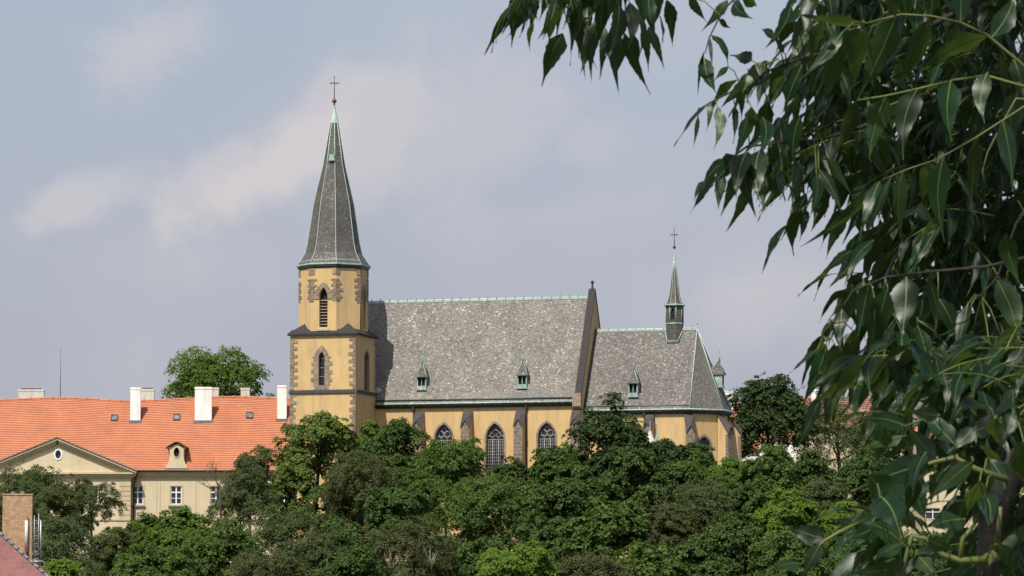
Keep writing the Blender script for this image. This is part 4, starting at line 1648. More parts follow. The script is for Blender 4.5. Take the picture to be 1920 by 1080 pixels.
def make_tree(px, ptop, hw, pbot, Y, kind, label, name='broadleaf_tree', cat='tree', seed=0, skew=0.0, dead=None):
    ll, asp, cs, cov, ncl, mat, loose = KINDS[kind]
    rg = np.random.default_rng(seed * 7919 + 13)
    rd = random.Random(seed)
    s = Y / F
    zc_ = (at(px, ptop, Y).z + at(px, pbot, Y).z) / 2
    rz = (pbot - ptop) / 2 * s; rx = hw * s; ry = min(rx * .95, 5.5)
    x0 = at(px, ptop, Y).x
    g = gz(x0, Y)
    root = bpy.data.objects.new(name, None); col.objects.link(root)
    root.location = (x0, Y, g - .1)
    tag(root, label, cat, GT_ if Y < 460 else None)
    zc_ -= g - .1
    # clumps on an uneven envelope, each broken into sprays of leaves
    Rm = (rx + rz) / 2
    d = unit(rg.normal(size=(ncl, 3)) + np.array([0, -.12, .2]))
    full = np.where(d[:, 2] < 0, 1 / np.maximum(.62, np.sqrt(1 - d[:, 2] ** 2)), 1.0)
    d[:, 0] *= full; d[:, 1] *= full
    rad = rg.uniform(.40, .88, ncl)
    cr = cs * Rm * rg.uniform(.65, 1.4, ncl)
    rad = np.minimum(rad, 1.04 - .6 * cr / Rm)
    cen = d * rad[:, None] * np.array([rx, ry, rz])
    cen[:, 0] += skew * cen[:, 2]
    cen = np.vstack([cen, rg.normal(size=(6, 3)) * np.array([rx, ry, rz]) * .25])
    cr = np.concatenate([cr, Rm * cs * rg.uniform(.9, 1.2, 6)])
    sr = SPRAY.get(kind, .62)
    area = 4 * PI * (cr ** 2).sum()
    ns = int(max(60, cov * .30 * area / (sr * sr * 1.6)))
    idx = rg.choice(len(cr), ns, p=cr ** 2 / (cr ** 2).sum())
    out = unit(cen + 1e-6)[idx]
    dr = unit(rg.normal(size=(ns, 3)) + out * .6 + np.array([0, 0, .35]))
    rr = rg.uniform(1 - loose * 1.7, 1 + loose * .8, ns) + (rg.random(ns) < .10) * rg.uniform(0, .45, ns)
    sc_ = cen[idx] + dr * (cr[idx] * rr)[:, None] * np.array([1, 1, .85])
    ssz = sr * rg.uniform(.55, 1.35, ns)
    per = int(max(7, 2.1 * sr * sr * PI / (ll * ll * asp * .5) * .62))
    n = min(ns * per, 26000)
    k = np.arange(n) % ns
    off = rg.normal(size=(n, 3))
    off = unit(off) * (rg.random(n) ** .5)[:, None]
    # sprays are flattened across their own outward direction and droop at the rim
    o2 = unit(dr * .7 + np.array([0, 0, .6]))[k]
    off -= o2 * (off * o2).sum(1, keepdims=True) * .62
    off[:, 2] -= .28 * (off[:, 0] ** 2 + off[:, 1] ** 2)
    p = sc_[k] + off * ssz[k][:, None]
    nn = unit(o2 * .75 + off * .35 + rg.normal(size=(n, 3)) * .38 + np.array([0, -.05, .15]))
    a = unit(np.cross(nn, rg.normal(size=(n, 3))))
    b = np.cross(nn, a)
    L_ = ll * rg.uniform(.6, 1.3, n)
    a *= (L_ / 2)[:, None]; b *= (L_ * asp / 2)[:, None]
    bend = nn * (L_ * .16)[:, None]
    sh = (rg.uniform(-.25, .35, n))[:, None]
    V = np.empty((n, 4, 3))
    V[:, 0] = p - a - bend * .6; V[:, 1] = p + b + a * sh; V[:, 2] = p + a - bend; V[:, 3] = p - b + a * sh
    V = V.reshape(-1, 3)
    V[:, 2] += zc_
    quads_mesh('crown', V, mat, root)
    # trunk and limbs
    mb = MB()
    tr = max(.10, .023 * (zc_ + rz) * .6)
    top = Vector((rd.uniform(-.2, .2) * rx, rd.uniform(-.1, .1) * ry, zc_ + rz * .35))
    fork = Vector((top.x * .3, top.y * .3, max(1.5, zc_ - rz * .6)))
    mb.tube([(0, 0, -.6), (rd.uniform(-.1, .1), 0, fork.z * .5), fork, top], [tr * 1.25, tr, tr * .8, tr * .2], 7)
    for i in range(9):
        c = cen[rd.randrange(ncl)]
        e = Vector((c[0], c[1], c[2] + zc_))
        st = fork.lerp(top, rd.uniform(0, .6))
        m = st.lerp(e, .5) + Vector((rd.uniform(-.3, .3), rd.uniform(-.3, .3), rd.uniform(-.1, .5)))
        mb.tube([st, m, e], [tr * .45, tr * .28, tr * .08], 5)
    mb.build('trunk', M_bark, root)
    if dead:
        for (dx, dz) in dead:
            mb = MB()
            e0 = at(dx, dz, Y - ry - .1)
            base = Vector((e0.x - x0, -ry * .85, e0.z - g - 1.6))
            for k in range(11):
                tip = Vector((e0.x - x0 + rd.uniform(-.9, .9), -ry - rd.uniform(.0, .35), e0.z - g + rd.uniform(-.6, .7)))
                m = base.lerp(tip, .5) + Vector((rd.uniform(-.2, .2), 0, rd.uniform(-.1, .2)))
                mb.tube([base, m, tip], [.03, .022, .01], 5)
            mb.build('dead_branch', M_deadwood, root)
    return root


GT_ = 'trees on the slope below the church'
TREES = [
 # px, top, halfwidth, bottom, Y, kind, label
 (400, 655, 122, 800, 505, 'bright', 'broad bright green tree rising behind the palace ridge beside the spire tower', 'broadleaf_tree', .0),
 (592, 752, 78, 930, 441, 'loose', 'loose light green tree covering the foot of the church tower', 'broadleaf_tree', 0),
 (470, 838, 42, 965, 438, 'gray', 'dull green tree with one arm reaching up over the orange roof eave', 'broadleaf_tree', .35),
 (738, 782, 66, 935, 441, 'forest', 'deep green tree between tower and first nave buttress, hiding the wall foot', 'broadleaf_tree', 0),
 (690, 792, 34, 900, 443, 'bright', 'narrow fresh green tree right against the shaded side of the tower', 'broadleaf_tree', 0),
 (836, 826, 78, 950, 439, 'mid', 'wide mid green tree below the left nave window', 'broadleaf_tree', 0),
 (955, 856, 36, 960, 441, 'forest', 'small pointed green tree in front of the middle nave window', 'broadleaf_tree', 0),
 (1038, 836, 54, 960, 442, 'forest', 'rounded dark tree below the right nave window', 'broadleaf_tree', 0),
 (1140, 738, 66, 950, 438, 'dark', 'tallest dark tree on the slope, standing in front of the gable between nave and choir', 'broadleaf_tree', 0),
 (1238, 806, 48, 940, 440, 'dark', 'dark tree below the choir wall just right of the tallest dark tree', 'broadleaf_tree', 0),
 (1306, 832, 34, 930, 440, 'forest', 'small bushy tree covering the pointed window of the choir end', 'broadleaf_tree', 0),
 (1440, 698, 76, 880, 462, 'dark', 'nearly black chestnut tree just right of the choir end', 'chestnut_tree', 0),
 (1575, 735, 82, 905, 470, 'gray', 'dusky thin tree in front of the tan house wall', 'broadleaf_tree', 0),
 (1665, 752, 60, 900, 472, 'dark', 'dark tree hidden behind the hanging leaves above the tan house roof', 'broadleaf_tree', 0),
 (668, 845, 76, 975, 428, 'olive', 'brownish olive tree in the middle of the slope under the tower', 'broadleaf_tree', 0),
 (905, 890, 104, 1062, 414, 'mid', 'large round green tree directly below the middle nave window', 'broadleaf_tree', 0),
 (1046, 893, 66, 1040, 416, 'forest', 'round green tree below the right nave window, second row down', 'broadleaf_tree', 0),
 (1190, 840, 60, 990, 424, 'forest', 'domed green tree in front of the tallest dark tree', 'broadleaf_tree', 0),
 (1290, 858, 62, 985, 426, 'mid', 'green tree in the row right below the choir buttresses', 'broadleaf_tree', 0),
 (1375, 856, 46, 960, 432, 'bright', 'fresh green crown touching the foot of the choir end corner', 'broadleaf_tree', 0),
 (1442, 842, 64, 970, 428, 'mid', 'broad domed green tree at the foot of the black chestnut', 'broadleaf_tree', 0),
 (1528, 850, 60, 985, 432, 'forest', 'dense green tree below the white house wall', 'broadleaf_tree', 0),
 (1612, 846, 62, 1000, 438, 'forest', 'dense dark tree below the tan house, partly behind the hanging leaves', 'broadleaf_tree', 0),
 (1300, 905, 76, 1010, 405, 'gray', 'grey green tree on the right half of the slope', 'broadleaf_tree', 0),
 (1140, 922, 84, 1085, 396, 'maple', 'maple with coarse bright leaf clumps in the middle of the lower slope', 'maple_tree', 0),
 (1250, 945, 48, 1050, 400, 'olive', 'small yellowish tree right of the coarse leaved maple', 'broadleaf_tree', 0),
 (1470, 930, 66, 1050, 392, 'lime', 'bright fresh green tree low on the right slope', 'broadleaf_tree', 0),
 (1572, 944, 50, 1060, 396, 'lime', 'bright green bush half hidden by the nearest leaves', 'broadleaf_tree', 0),
 (1370, 968, 80, 1110, 380, 'forest', 'wide green tree along the bottom edge left of the bright fresh tree', 'broadleaf_tree', 0),
 (1480, 1000, 90, 1140, 366, 'mid', 'green tree at the bottom edge beneath the bright fresh tree', 'broadleaf_tree', 0),
 (1620, 985, 80, 1130, 372, 'forest', 'dark green tree at the bottom behind the lowest ash leaves', 'broadleaf_tree', 0),
 (1760, 1000, 110, 1130, 400, 'forest', 'dark tree below the cream house at the far right bottom', 'broadleaf_tree', 0),
 (50, 868, 72, 1010, 430, 'gray', 'grey green tree at the left edge overlapping the pediment corner', 'broadleaf_tree', 0),
 (172, 886, 66, 1010, 432, 'feather', 'feathery thin locust tree in front of the palace windows', 'locust_tree', 0),
 (105, 905, 60, 1040, 424, 'feather', 'feathery locust tree just right of the brick chimney top', 'locust_tree', 0),
 (105, 965, 92, 1110, 400, 'gray', 'dark shaded tree right behind the brick chimney', 'broadleaf_tree', 0),
 (215, 985, 62, 1110, 410, 'feather', 'thin airy tree before the lowest palace window', 'locust_tree', 0),
 (268, 948, 36, 1075, 434, 'bright', 'light green tree beside the palace downpipe', 'broadleaf_tree', 0),
 (348, 952, 54, 1075, 432, 'bright', 'light green bushy tree under the freestanding palace window', 'broadleaf_tree', 0),
 (452, 888, 66, 1040, 426, 'gray', 'large grey green tree left of the tower foot, below the palace eave', 'broadleaf_tree', 0),
 (560, 945, 86, 1090, 402, 'gray', 'wide grey green tree in the lower middle left of the slope', 'broadleaf_tree', 0),
 (290, 1020, 78, 1130, 392, 'mid', 'green tree at the bottom edge left of centre under the light green pair', 'broadleaf_tree', 0),
 (402, 985, 84, 1120, 398, 'mid', 'green tree low on the left between the light bushes and the grey wide tree', 'broadleaf_tree', 0),
 (500, 1035, 84, 1150, 376, 'olive', 'dull olive bush at the bottom edge below the grey wide tree', 'shrub', 0),
 (655, 975, 76, 1100, 398, 'forest', 'deep green tree with small gaps of ochre wall above it', 'broadleaf_tree', 0),
 (735, 905, 66, 1030, 415, 'forest', 'green tree in shade left of the large round tree', 'broadleaf_tree', 0),
 (778, 970, 78, 1110, 388, 'olive', 'olive brown tree with bare white twigs on its front', 'broadleaf_tree', 0),
 (660, 1035, 66, 1140, 370, 'forest', 'small dark green tree at the bottom edge beside the olive brown one', 'broadleaf_tree', 0),
 (850, 1000, 60, 1120, 394, 'forest', 'dark green tree between the olive brown tree and the lime bush', 'broadleaf_tree', 0),
 (965, 1016, 76, 1130, 352, 'lime', 'bright lime green bush at the bottom edge of the picture', 'shrub', 0),
 (1030, 960, 62, 1090, 400, 'forest', 'shaded dark tree above the lime green bush', 'broadleaf_tree', 0),
 (1105, 1040, 80, 1150, 352, 'olive', 'flat olive green bush right of the lime bush', 'shrub', 0),
 (1210, 1022, 78, 1140, 370, 'maple', 'maple with dark gaps at the bottom edge right of the olive bush', 'maple_tree', 0),
 (1310, 1010, 70, 1130, 376, 'forest', 'dark green tree at the bottom edge right of the lower maple', 'broadleaf_tree', 0),
 (640, 882, 46, 1010, 433, 'forest', 'dim green tree filling the space right below the loose light green tree', 'broadleaf_tree', 0),
 (775, 866, 48, 1000, 431, 'mid', 'green tree standing just left of the large round tree top', 'broadleaf_tree', 0),
 (548, 846, 40, 1000, 436, 'loose', 'light green undergrowth tree at the left foot of the church tower', 'broadleaf_tree', 0),
 (600, 1000, 60, 1110, 384, 'gray', 'pale grey green tree low under the tower, near the bottom edge', 'broadleaf_tree', 0),
 (1085, 868, 46, 1000, 434, 'forest', 'green tree wedged against the left side of the tallest dark tree', 'broadleaf_tree', 0),
 (1400, 905, 60, 1010, 412, 'forest', 'dark green tree in the hollow left of the bright fresh tree', 'broadleaf_tree', 0),
 (1545, 900, 50, 1010, 420, 'gray', 'grey green tree between the bright bush and the white house', 'broadleaf_tree', 0),
 (910, 1015, 50, 1100, 372, 'forest', 'dark green tree tucked to the left of the lime green bush', 'broadleaf_tree', 0),
 (10, 900, 60, 1040, 426, 'gray', 'grey green tree cut by the left edge above the red roof', 'broadleaf_tree', 0),
 (112, 1048, 44, 1130, 300, 'lime', 'yellow green shrub just below the brick chimney ladder', 'shrub', 0),
 (200, 1035, 30, 1090, 412, 'lime', 'small yellow green shrub lit beneath the lowest palace window', 'shrub', 0),
]
for i, t in enumerate(TREES):
    px, pt, hw, pb, Y, kind, label, nm, sk = t
    dead = None
    if 'white twigs' in label: dead = [(735, 1040), (808, 1035)]
    if 'below the palace eave' in label: dead = [(440, 965), (470, 985)]
    make_tree(px, pt, hw, pb, Y, kind, label, nm, 'shrub' if nm == 'shrub' else 'tree', i + 1, sk, dead)

# the leafless tree over the palace eave
b0 = at(412, 900, 419)
root = bpy.data.objects.new('bare_tree', None); col.objects.link(root)
root.location = (b0.x, 419, gz(b0.x, 419) - .1)
tag(root, 'leafless dead tree with thin dark twigs over the palace eave', 'tree')
mb = MB()
rd = random.Random(8)


def twig(p, d, l, r, depth):
    q = p + d * l
    m = p.lerp(q, .5) + Vector((rd.uniform(-1, 1), rd.uniform(-1, 1), rd.uniform(-1, 1))) * l * .08
    mb.tube([p, m, q], [r, r * .8, r * .6], 5)
    if depth:
        for k in range(3 if depth > 1 else 2):
            nd = (d + Vector((rd.uniform(-.9, .9), rd.uniform(-.6, .6), rd.uniform(-.35, .5)))).normalized()
            twig(p.lerp(q, rd.uniform(.5, 1)), nd, l * rd.uniform(.55, .8), r * .55, depth - 1)


h_ = b0.z - root.location.z
mb.tube([(0, 0, -.5), (.1, 0, h_ * .6), (0, 0, h_ - .5)], [.11, .08, .06], 7)
for k in range(5):
    twig(Vector((0, 0, h_ - .6 - k * .35)), Vector((rd.uniform(-.9, .9), rd.uniform(-.4, .4), rd.uniform(.5, 1))).normalized(), 1.6, .06, 3)
mb.build('trunk', M_bark, root)

# ================================================================== the ash tree over the camera
def ash_leaf_material(name, top, back, trans, tf):
    m, nt, b = mat_base(name)
    N, L = nt.nodes, nt.links
    g = N.new('ShaderNodeNewGeometry')
    uv = uvout(nt)
    isl = g.outputs['Random Per Island']
    fine = noise(nt, 60, 4)
    t2 = ramp(nt, isl, [(0, tuple(x * .7 for x in top)), (.5, top), (1, tuple(x * 1.35 for x in top))])
    b2 = ramp(nt, isl, [(0, tuple(x * .8 for x in back)), (1, tuple(x * 1.2 for x in back))])
    cc = mixc(nt, g.outputs['Backfacing'], t2, b2)
    # side veins: paler lines running out from the midrib
    sep = N.new('ShaderNodeSeparateXYZ'); L.new(uv, sep.inputs[0])
    ab = N.new('ShaderNodeMath'); ab.operation = 'ABSOLUTE'; L.new(sep.outputs[0], ab.inputs[0])
    v = N.new('ShaderNodeMath'); v.operation = 'MULTIPLY_ADD'; v.inputs[1].default_value = -.18
    L.new(ab.outputs[0], v.inputs[0]); L.new(sep.outputs[1], v.inputs[2])
    w = N.new('ShaderNodeMath'); w.operation = 'MULTIPLY'; w.inputs[1].default_value = 11.0
    L.new(v.outputs[0], w.inputs[0])
    fr = N.new('ShaderNodeMath'); fr.operation = 'FRACT'; L.new(w.outputs[0], fr.inputs[0])
    vein = ramp(nt, fr.outputs[0], [(0, (.5, .5, .5)), (.1, (0, 0, 0)), (.9, (0, 0, 0)), (1, (.5, .5, .5))])
    cc = mixc(nt, vein, cc, tuple(x * 1.7 for x in top))
    cc = mixc(nt, .35, cc, ramp(nt, fine, [(.3, (.3, .3, .3)), (.7, (.7, .7, .7))]), 'OVERLAY')
    L.new(cc, b.inputs['Base Color'])
    b.inputs['Roughness'].default_value = .37
    b.inputs['Specular IOR Level'].default_value = .22
    bump(nt, b, fr.outputs[0], .12, .002)
    t = N.new('ShaderNodeBsdfTranslucent'); t.inputs['Color'].default_value = (*trans, 1)
    mx = N.new('ShaderNodeMixShader'); mx.inputs[0].default_value = tf
    L.new(b.outputs[0], mx.inputs[1]); L.new(t.outputs[0], mx.inputs[2])
    L.new(mx.outputs[0], N['Material Output'].inputs[0])
    return m


L_ash = ash_leaf_material('ash_leaf', (.0050, .0180, .0072), (.016, .036, .012), (.30, .48, .08), .10)
L_rib = metal('leaf_midrib', (.07, .11, .022), (.12, .16, .035), .5, 0, 30)
L_twig = metal('green_twig', (.055, .072, .014), (.11, .13, .025), .6, 0, 20)
M_limb = metal('ash_bark', (.016, .013, .010), (.042, .034, .027), .9, 0, 25)
for m_, sc_ in ((M_limb, 70), (M_bark, 9)):
    nb = noise(m_.node_tree, sc_, 6, None, .7)
    bump(m_.node_tree, m_.node_tree.nodes['Principled BSDF'], nb, .9, .01 if m_ is M_limb else .05)
ra = random.Random(21)


class LB:
    """leaf builder: blades and midribs as two plain meshes"""
    ST = [0, .06, .13, .2, .27, .34, .41, .48, .55, .62, .69, .76, .83, .9, 1.0]
    PR = [.05, .34, .68, .90, 1.0, .99, .93, .83, .71, .57, .43, .30, .18, .09, .01]

    def __init__(s):
        s.v, s.f, s.uv = [], [], []
        s.rv, s.rf = [], []

    def blade(s, P, Q, wf, nrm, curl=.0, fold=.28, rib=True, coarse=False, wide=None):
        ax = Q - P; L_ = ax.length
        wf = wf * (ra.uniform(.62, .98) if wide is None else wide)
        if L_ < 1e-5: return
        t = ax / L_
        n = nrm - t * nrm.dot(t)
        if n.length < 1e-4: n = t.orthogonal()
        n.normalize()
        sd_ = t.cross(n)
        hw = L_ * wf / 2
        ST, PR = (([0, .3, .65, 1.0], [.1, 1.0, .75, .02]) if coarse else (s.ST, s.PR))
        base = len(s.v)
        tw = ra.uniform(-.35, .35)
        sway = ra.uniform(-.09, .09)
        sag = (0 if coarse else ra.uniform(0, .10)) * L_
        ph = ra.uniform(0, 6)
        for i, (q, w) in enumerate(zip(ST, PR)):
            a = tw * q
            s1 = sd_ * math.cos(a) + n * math.sin(a); n1 = n * math.cos(a) - sd_ * math.sin(a)
            c = P + ax * q + n * (curl * L_ * 4 * q * (1 - q) * .5) + sd_ * (sway * L_ * math.sin(q * 3.1)) + Vector((0, 0, sag * 4 * q * (1 - q) * .5))
            e1 = w * hw * (1 + (.05 if i % 2 else -.05) + ra.uniform(-.06, .06)); e2 = w * hw * (1 + (.05 if i % 2 else -.05) + ra.uniform(-.06, .06))
            wv = .10 * hw * math.sin(q * 15 + ph)
            f = fold * w * hw
            s.v += [c - s1 * e1 + n1 * (f + wv), c, c + s1 * e2 + n1 * (f - wv)]
            if rib and not coarse:
                r = hw * .036 * (1.25 - q)
                k = len(s.rv)
                s.rv += [c - s1 * r + n1 * .0007, c + s1 * r + n1 * .0007, c - s1 * r - n1 * .0007, c + s1 * r - n1 * .0007]
                if i:
                    s.rf += [(k - 4, k - 3, k + 1, k), (k - 2, k - 1, k + 3, k + 2)]
        for i in range(len(ST) - 1):
            b = base + i * 3
            s.f += [(b, b + 1, b + 4, b + 3), (b + 1, b + 2, b + 5, b + 4)]
            s.uv += [((-1, ST[i]), (0, ST[i]), (0, ST[i + 1]), (-1, ST[i + 1])), ((0, ST[i]), (1, ST[i]), (1, ST[i + 1]), (0, ST[i + 1]))]

    def build(s, parent):
        k = len(s.v)
        me = bpy.data.meshes.new('foliage')
        me.from_pydata([tuple(p) for p in s.v] + [tuple(p) for p in s.rv], [], s.f + [tuple(i + k for i in q) for q in s.rf])
        u = me.uv_layers.new(name='UVMap')
        uv = np.zeros((len(me.loops), 2), dtype=np.float32)
        uv[:len(s.uv) * 4] = np.array(s.uv, dtype=np.float32).reshape(-1, 2)
        u.data.foreach_set('uv', uv.ravel())
        sm = np.zeros(len(me.polygons), dtype=bool); sm[:len(s.f)] = True
        me.polygons.foreach_set('use_smooth', sm)
        mi = np.zeros(len(me.polygons), dtype=np.int32); mi[len(s.f):] = 1
        me.polygons.foreach_set('material_index', mi)
        me.materials.append(L_ash); me.materials.append(L_rib)
        o = bpy.data.objects.new('foliage', me); col.objects.link(o); o.parent = parent


def rv(k=1.0):
    return Vector((ra.uniform(-k, k), ra.uniform(-k, k), ra.uniform(-k, k)))


DOWN = Vector((0, 0, -1))
SCALE_L = 1.0


def compound(lb, tw, P, D, Lr, pairs, ll, droop=.8, coarse=False, wf=.34):
    """one pinnate ash leaf: a bending rachis with paired leaflets and an end leaflet"""
    pts = [P]
    d = D.normalized(); n = pairs + 1
    for i in range(n):
        d = (d + DOWN * .16 * droop + rv(.05)).normalized()
        pts.append(pts[-1] + d * (Lr / n))
    if not coarse:
        tw.tube(pts, [.0015 * (1 - .55 * i / n) for i in range(n + 1)], 5)
    for i in range(1, n):
        t = (pts[i + 1] - pts[i]).normalized()
        sd_ = t.cross(Vector((0, 0, 1)))
        if sd_.length < .1: sd_ = Vector((1, 0, 0))
        sd_.normalize()
        for sg in (-1, 1):
            dd = (sd_ * sg * ra.uniform(.35, .7) + t * ra.uniform(.25, .55) + DOWN * droop * ra.uniform(.7, 1.2)).normalized()
            l = ll * ra.uniform(.8, 1.15) * (.8 + .2 * math.sin(i / n * 3.1))
            up_ = Vector((0, 0, .6)) - dd * .2 + sd_ * sg * .5 + rv(.45)
            lb.blade(pts[i], pts[i] + dd * l, wf * ra.uniform(.85, 1.2), up_, ra.uniform(-.05, .22), ra.uniform(.15, .4), not coarse, coarse)
    t = (pts[-1] - pts[-2]).normalized()
    lb.blade(pts[-1], pts[-1] + (t + DOWN * droop * .7).normalized() * ll * 1.1, wf, Vector((0, 0, .7)) + rv(.5), .1, .3, not coarse, coarse)


ash_x, ash_y = 2.6, 7.6
ash = bpy.data.objects.new('ash_tree', None); col.objects.link(ash)
ash.location = (0, 0, 0)
ash_base = Vector((ash_x, ash_y, gz(ash_x, ash_y)))
ash.location = ash_base
tag(ash, 'ash tree close to the viewer, its drooping glossy leaves filling the upper right', 'tree')


class Shift(MB):
    def done(s, name, mat):
        s.v = [tuple(Vector(p) - ash_base) for p in s.v]
        return s.build(name, mat, ash)


def leaves_done(lb, parent):
    lb.v = [Vector(p) - ash_base for p in lb.v]; lb.rv = [Vector(p) - ash_base for p in lb.rv]
    lb.build(parent)


trunk = Shift()
trunk.tube([ash_base - Vector((0, 0, .4)), ash_base + Vector((0, 0, .4)), ash_base + Vector((-.05, 0, 2)), ash_base + Vector((-.2, -.2, 3.6)), ash_base + Vector((-.5, -.6, 5))],
           [.24, .19, .16, .13, .07], 12)
trunk.done('trunk', M_limb)
TR = lambda h: ash_base + Vector((-.05 - .03 * h, -.02 * h, h))


def px(a, b, d):
    return at(a, b, d)


TWIG_R = .36


def branch(mat, paths, lb, tw=None):
    """one limb with its side twigs; paths: list of (points, radii)"""
    mb = Shift()
    for pts, r in paths:
        mb.tube(pts, [q * (TWIG_R if q < .0125 else .8) for q in r], 7)
    k, nf = len(mb.v), len(mb.f)
    if tw is not None:
        mb.v += tw.v; mb.f += [[i + k for i in f] for f in tw.f]; mb.uv += tw.uv; mb.sm += tw.sm
    o = mb.done('branch', mat)
    o.data.materials.append(L_twig)
    for p in list(o.data.polygons)[nf:]:
        p.material_index = 1
    leaves_done(lb, o)
    return o


VIEW = lambda P: -P.normalized()


def explicit(lb, tw, items, twigpts, d0, wdef=.3, reach=90, under=0.0):
    """single leaflets, each hung on the nearest twig; under: share that shows its underside, tip away from the viewer"""
    for it in items:
        (bx, by), (tx, ty) = it[0], it[1]
        w = it[2] if len(it) > 2 else wdef
        d = d0 + ra.uniform(-.22, .22)
        un = ra.random() < under
        P, Q = px(bx, by, d), px(tx, ty, d + (ra.uniform(.03, .07) if un else ra.uniform(-.06, .06)))
        n = VIEW(P) + rv(.55) + Vector((0, 0, .25))
        if un: n = Vector((0, .55, .8)) + rv(.25)
        elif ra.random() < .3: n = -n
        lb.blade(P, Q, w, n, ra.uniform(-.1, .15), ra.uniform(.1, .35), wide=ra.uniform(.80, 1.02) if d0 < 5 else ra.uniform(.64, .92))
        best = min(twigpts, key=lambda q: (q[0] - bx) ** 2 + (q[1] - by) ** 2)
        if 9 < math.hypot(best[0] - bx, best[1] - by) < reach:
            T_ = px(best[0], best[1], d0)
            m = P.lerp(T_, .5) + Vector((0, 0, .008))
            tw.tube([P, m, T_], [.0008, .0010, .0012], 5)


def dens(pts, k=12):
    out = []
    for (a, b), (c, d) in zip(pts, pts[1:]):
        for i in range(k):
            out.append((a + (c - a) * i / k, b + (d - b) * i / k))
    return out + [pts[-1]]


# --- upper left cluster hanging in from above the frame
lb, tw = LB(), Shift()
tA = [(1330, -190), (1250, -120), (1160, -75), (1070, -50), (1000, -25)]
d0 = 6.1
itemsA = [((1012, 5), (945, 76), .26), ((991, 0), (957, 26), .2), ((1000, 40), (994, 98), .2), ((1042, 3), (1006, 75), .25), ((1031, 28), (1031, 80), .2),
          ((1055, 62), (1016, 162), .42), ((1115, 40), (1088, 139), .3), ((1110, 60), (1098, 150), .2), ((1120, 60), (1110, 154), .2), ((1134, 50), (1124, 151), .25),
          ((1150, 45), (1161, 178), .24), ((1170, 60), (1220, 178), .26), ((1205, 45), (1216, 137), .22), ((1215, 50), (1246, 132), .26), ((1237, 30), (1242, 83), .3),
          ((1250, 0), (1261, 88), .36), ((1200, 30), (1195, 115), .3), ((1180, 5), (1178, 95), .34), ((1090, 10), (1070, 100), .34), ((1130, 0), (1120, 90), .34), ((1215, -10), (1230, 80), .34),
          ((1075, 20), (1085, 110), .3), ((1160, 10), (1140, 110), .32), ((1100, -20), (1110, 70), .34), ((1150, -30), (1165, 60), .36), ((1050, -30), (1020, 60), .34), ((1030, -30), (1010, 40), .3),
          ((1190, -40), (1205, 60), .36), ((1235, -40), (1225, 55), .36), ((1075, -35), (1055, 55), .36), ((1130, -30), (1095, 60), .36), ((1165, 70), (1155, 140), .3), ((1185, 60), (1200, 150), .26), ((1100, 40), (1120, 130), .28)]
explicit(lb, tw, itemsA, dens(tA), d0)
for k in range(14):
    q = ra.choice(dens(tA)[12:])
    compound(lb, tw, px(q[0], q[1] - ra.uniform(0, 25), d0 + ra.uniform(-.2, .3)), Vector((ra.uniform(-.8, .4), ra.uniform(-.5, .5), -.3)), ra.uniform(.06, .10), 2, ra.uniform(.065, .08), .9)
pt = [px(a, b, d0) for a, b in tA]
b1 = branch(M_limb, [([TR(4.2), Vector((1.6, 6.8, 2.6)), pt[0]] + pt[1:], [.05, .03, .012, .009, .007, .005, .003])], lb, tw)

# --- small group at the top and the long arm reaching left
lb, tw = LB(), Shift()
tB = [(1400, -60), (1385, -10), (1360, 15), (1345, 40), (1330, 70), (1322, 100)]
tC = [(1720, 60), (1600, 85), (1500, 110), (1440, 133), (1385, 165), (1340, 188), (1310, 205)]
tD = [(1640, 230), (1540, 262), (1460, 268), (1400, 275), (1350, 312), (1325, 335)]
d0 = 6.3
itB = [((1292, -5), (1326, 42), .4), ((1365, 0), (1314, 60), .3), ((1348, 36), (1370, 53), .4), ((1376, 3), (1412, 36), .4), ((1392, -4), (1419, 12), .45),
       ((1333, 65), (1365, 128), .42), ((1365, 125), (1339, 152), .4), ((1320, 108), (1345, 178), .36), ((1320, 97), (1308, 185), .12), ((1331, 70), (1337, 136), .15), ((1410, 114), (1368, 104), .6),
       ((1323, 200), (1263, 275), .26), ((1309, 218), (1300, 277), .22), ((1330, 190), (1324, 250), .26), ((1345, 200), (1337, 283), .32), ((1378, 198), (1374, 270), .3), ((1390, 165), (1390, 228), .34),
       ((1408, 200), (1390, 278), .38), ((1430, 115), (1392, 175), .4), ((1425, 140), (1385, 150), .4), ((1450, 120), (1400, 130), .45), ((1453, 70), (1427, 55), .5), ((1494, 40), (1455, 100), .42), ((1490, 90), (1488, 42), .3),
       ((1470, 100), (1450, 65), .4), ((1510, 60), (1478, 118), .4), ((1440, 130), (1420, 200), .4), ((1465, 120), (1440, 205), .4), ((1410, 160), (1350, 205), .35), ((1505, 120), (1470, 210), .4), ((1530, 105), (1510, 200), .4),
       ((1339, 310), (1294, 401), .3), ((1330, 335), (1301, 378), .3), ((1356, 325), (1347, 395), .4), ((1384, 325), (1350, 408), .36), ((1387, 290), (1418, 408), .34), ((1442, 286), (1432, 399), .36), ((1415, 285), (1405, 370), .42),
       ((1466, 317), (1473, 380), .4), ((1480, 350), (1489, 407), .4), ((1531, 327), (1516, 413), .36), ((1535, 317), (1581, 406), .28), ((1552, 296), (1598, 368), .34), ((1450, 320), (1452, 370), .3), ((1380, 290), (1330, 350), .4),
       ((1370, 300), (1315, 360), .35), ((1400, 285), (1380, 375), .4), ((1425, 280), (1425, 380), .42), ((1455, 270), (1440, 350), .42), ((1490, 300), (1500, 390), .36), ((1400, 220), (1375, 300), .42), ((1430, 220), (1420, 300), .42), ((1460, 220), (1470, 310), .42),
       ((1500, 220), (1490, 310), .42), ((1440, 190), (1400, 280), .42), ((1520, 270), (1500, 360), .4), ((1560, 260), (1560, 350), .4)]
explicit(lb, tw, itB, dens(tB) + dens(tC) + dens(tD), d0, .34, 110)
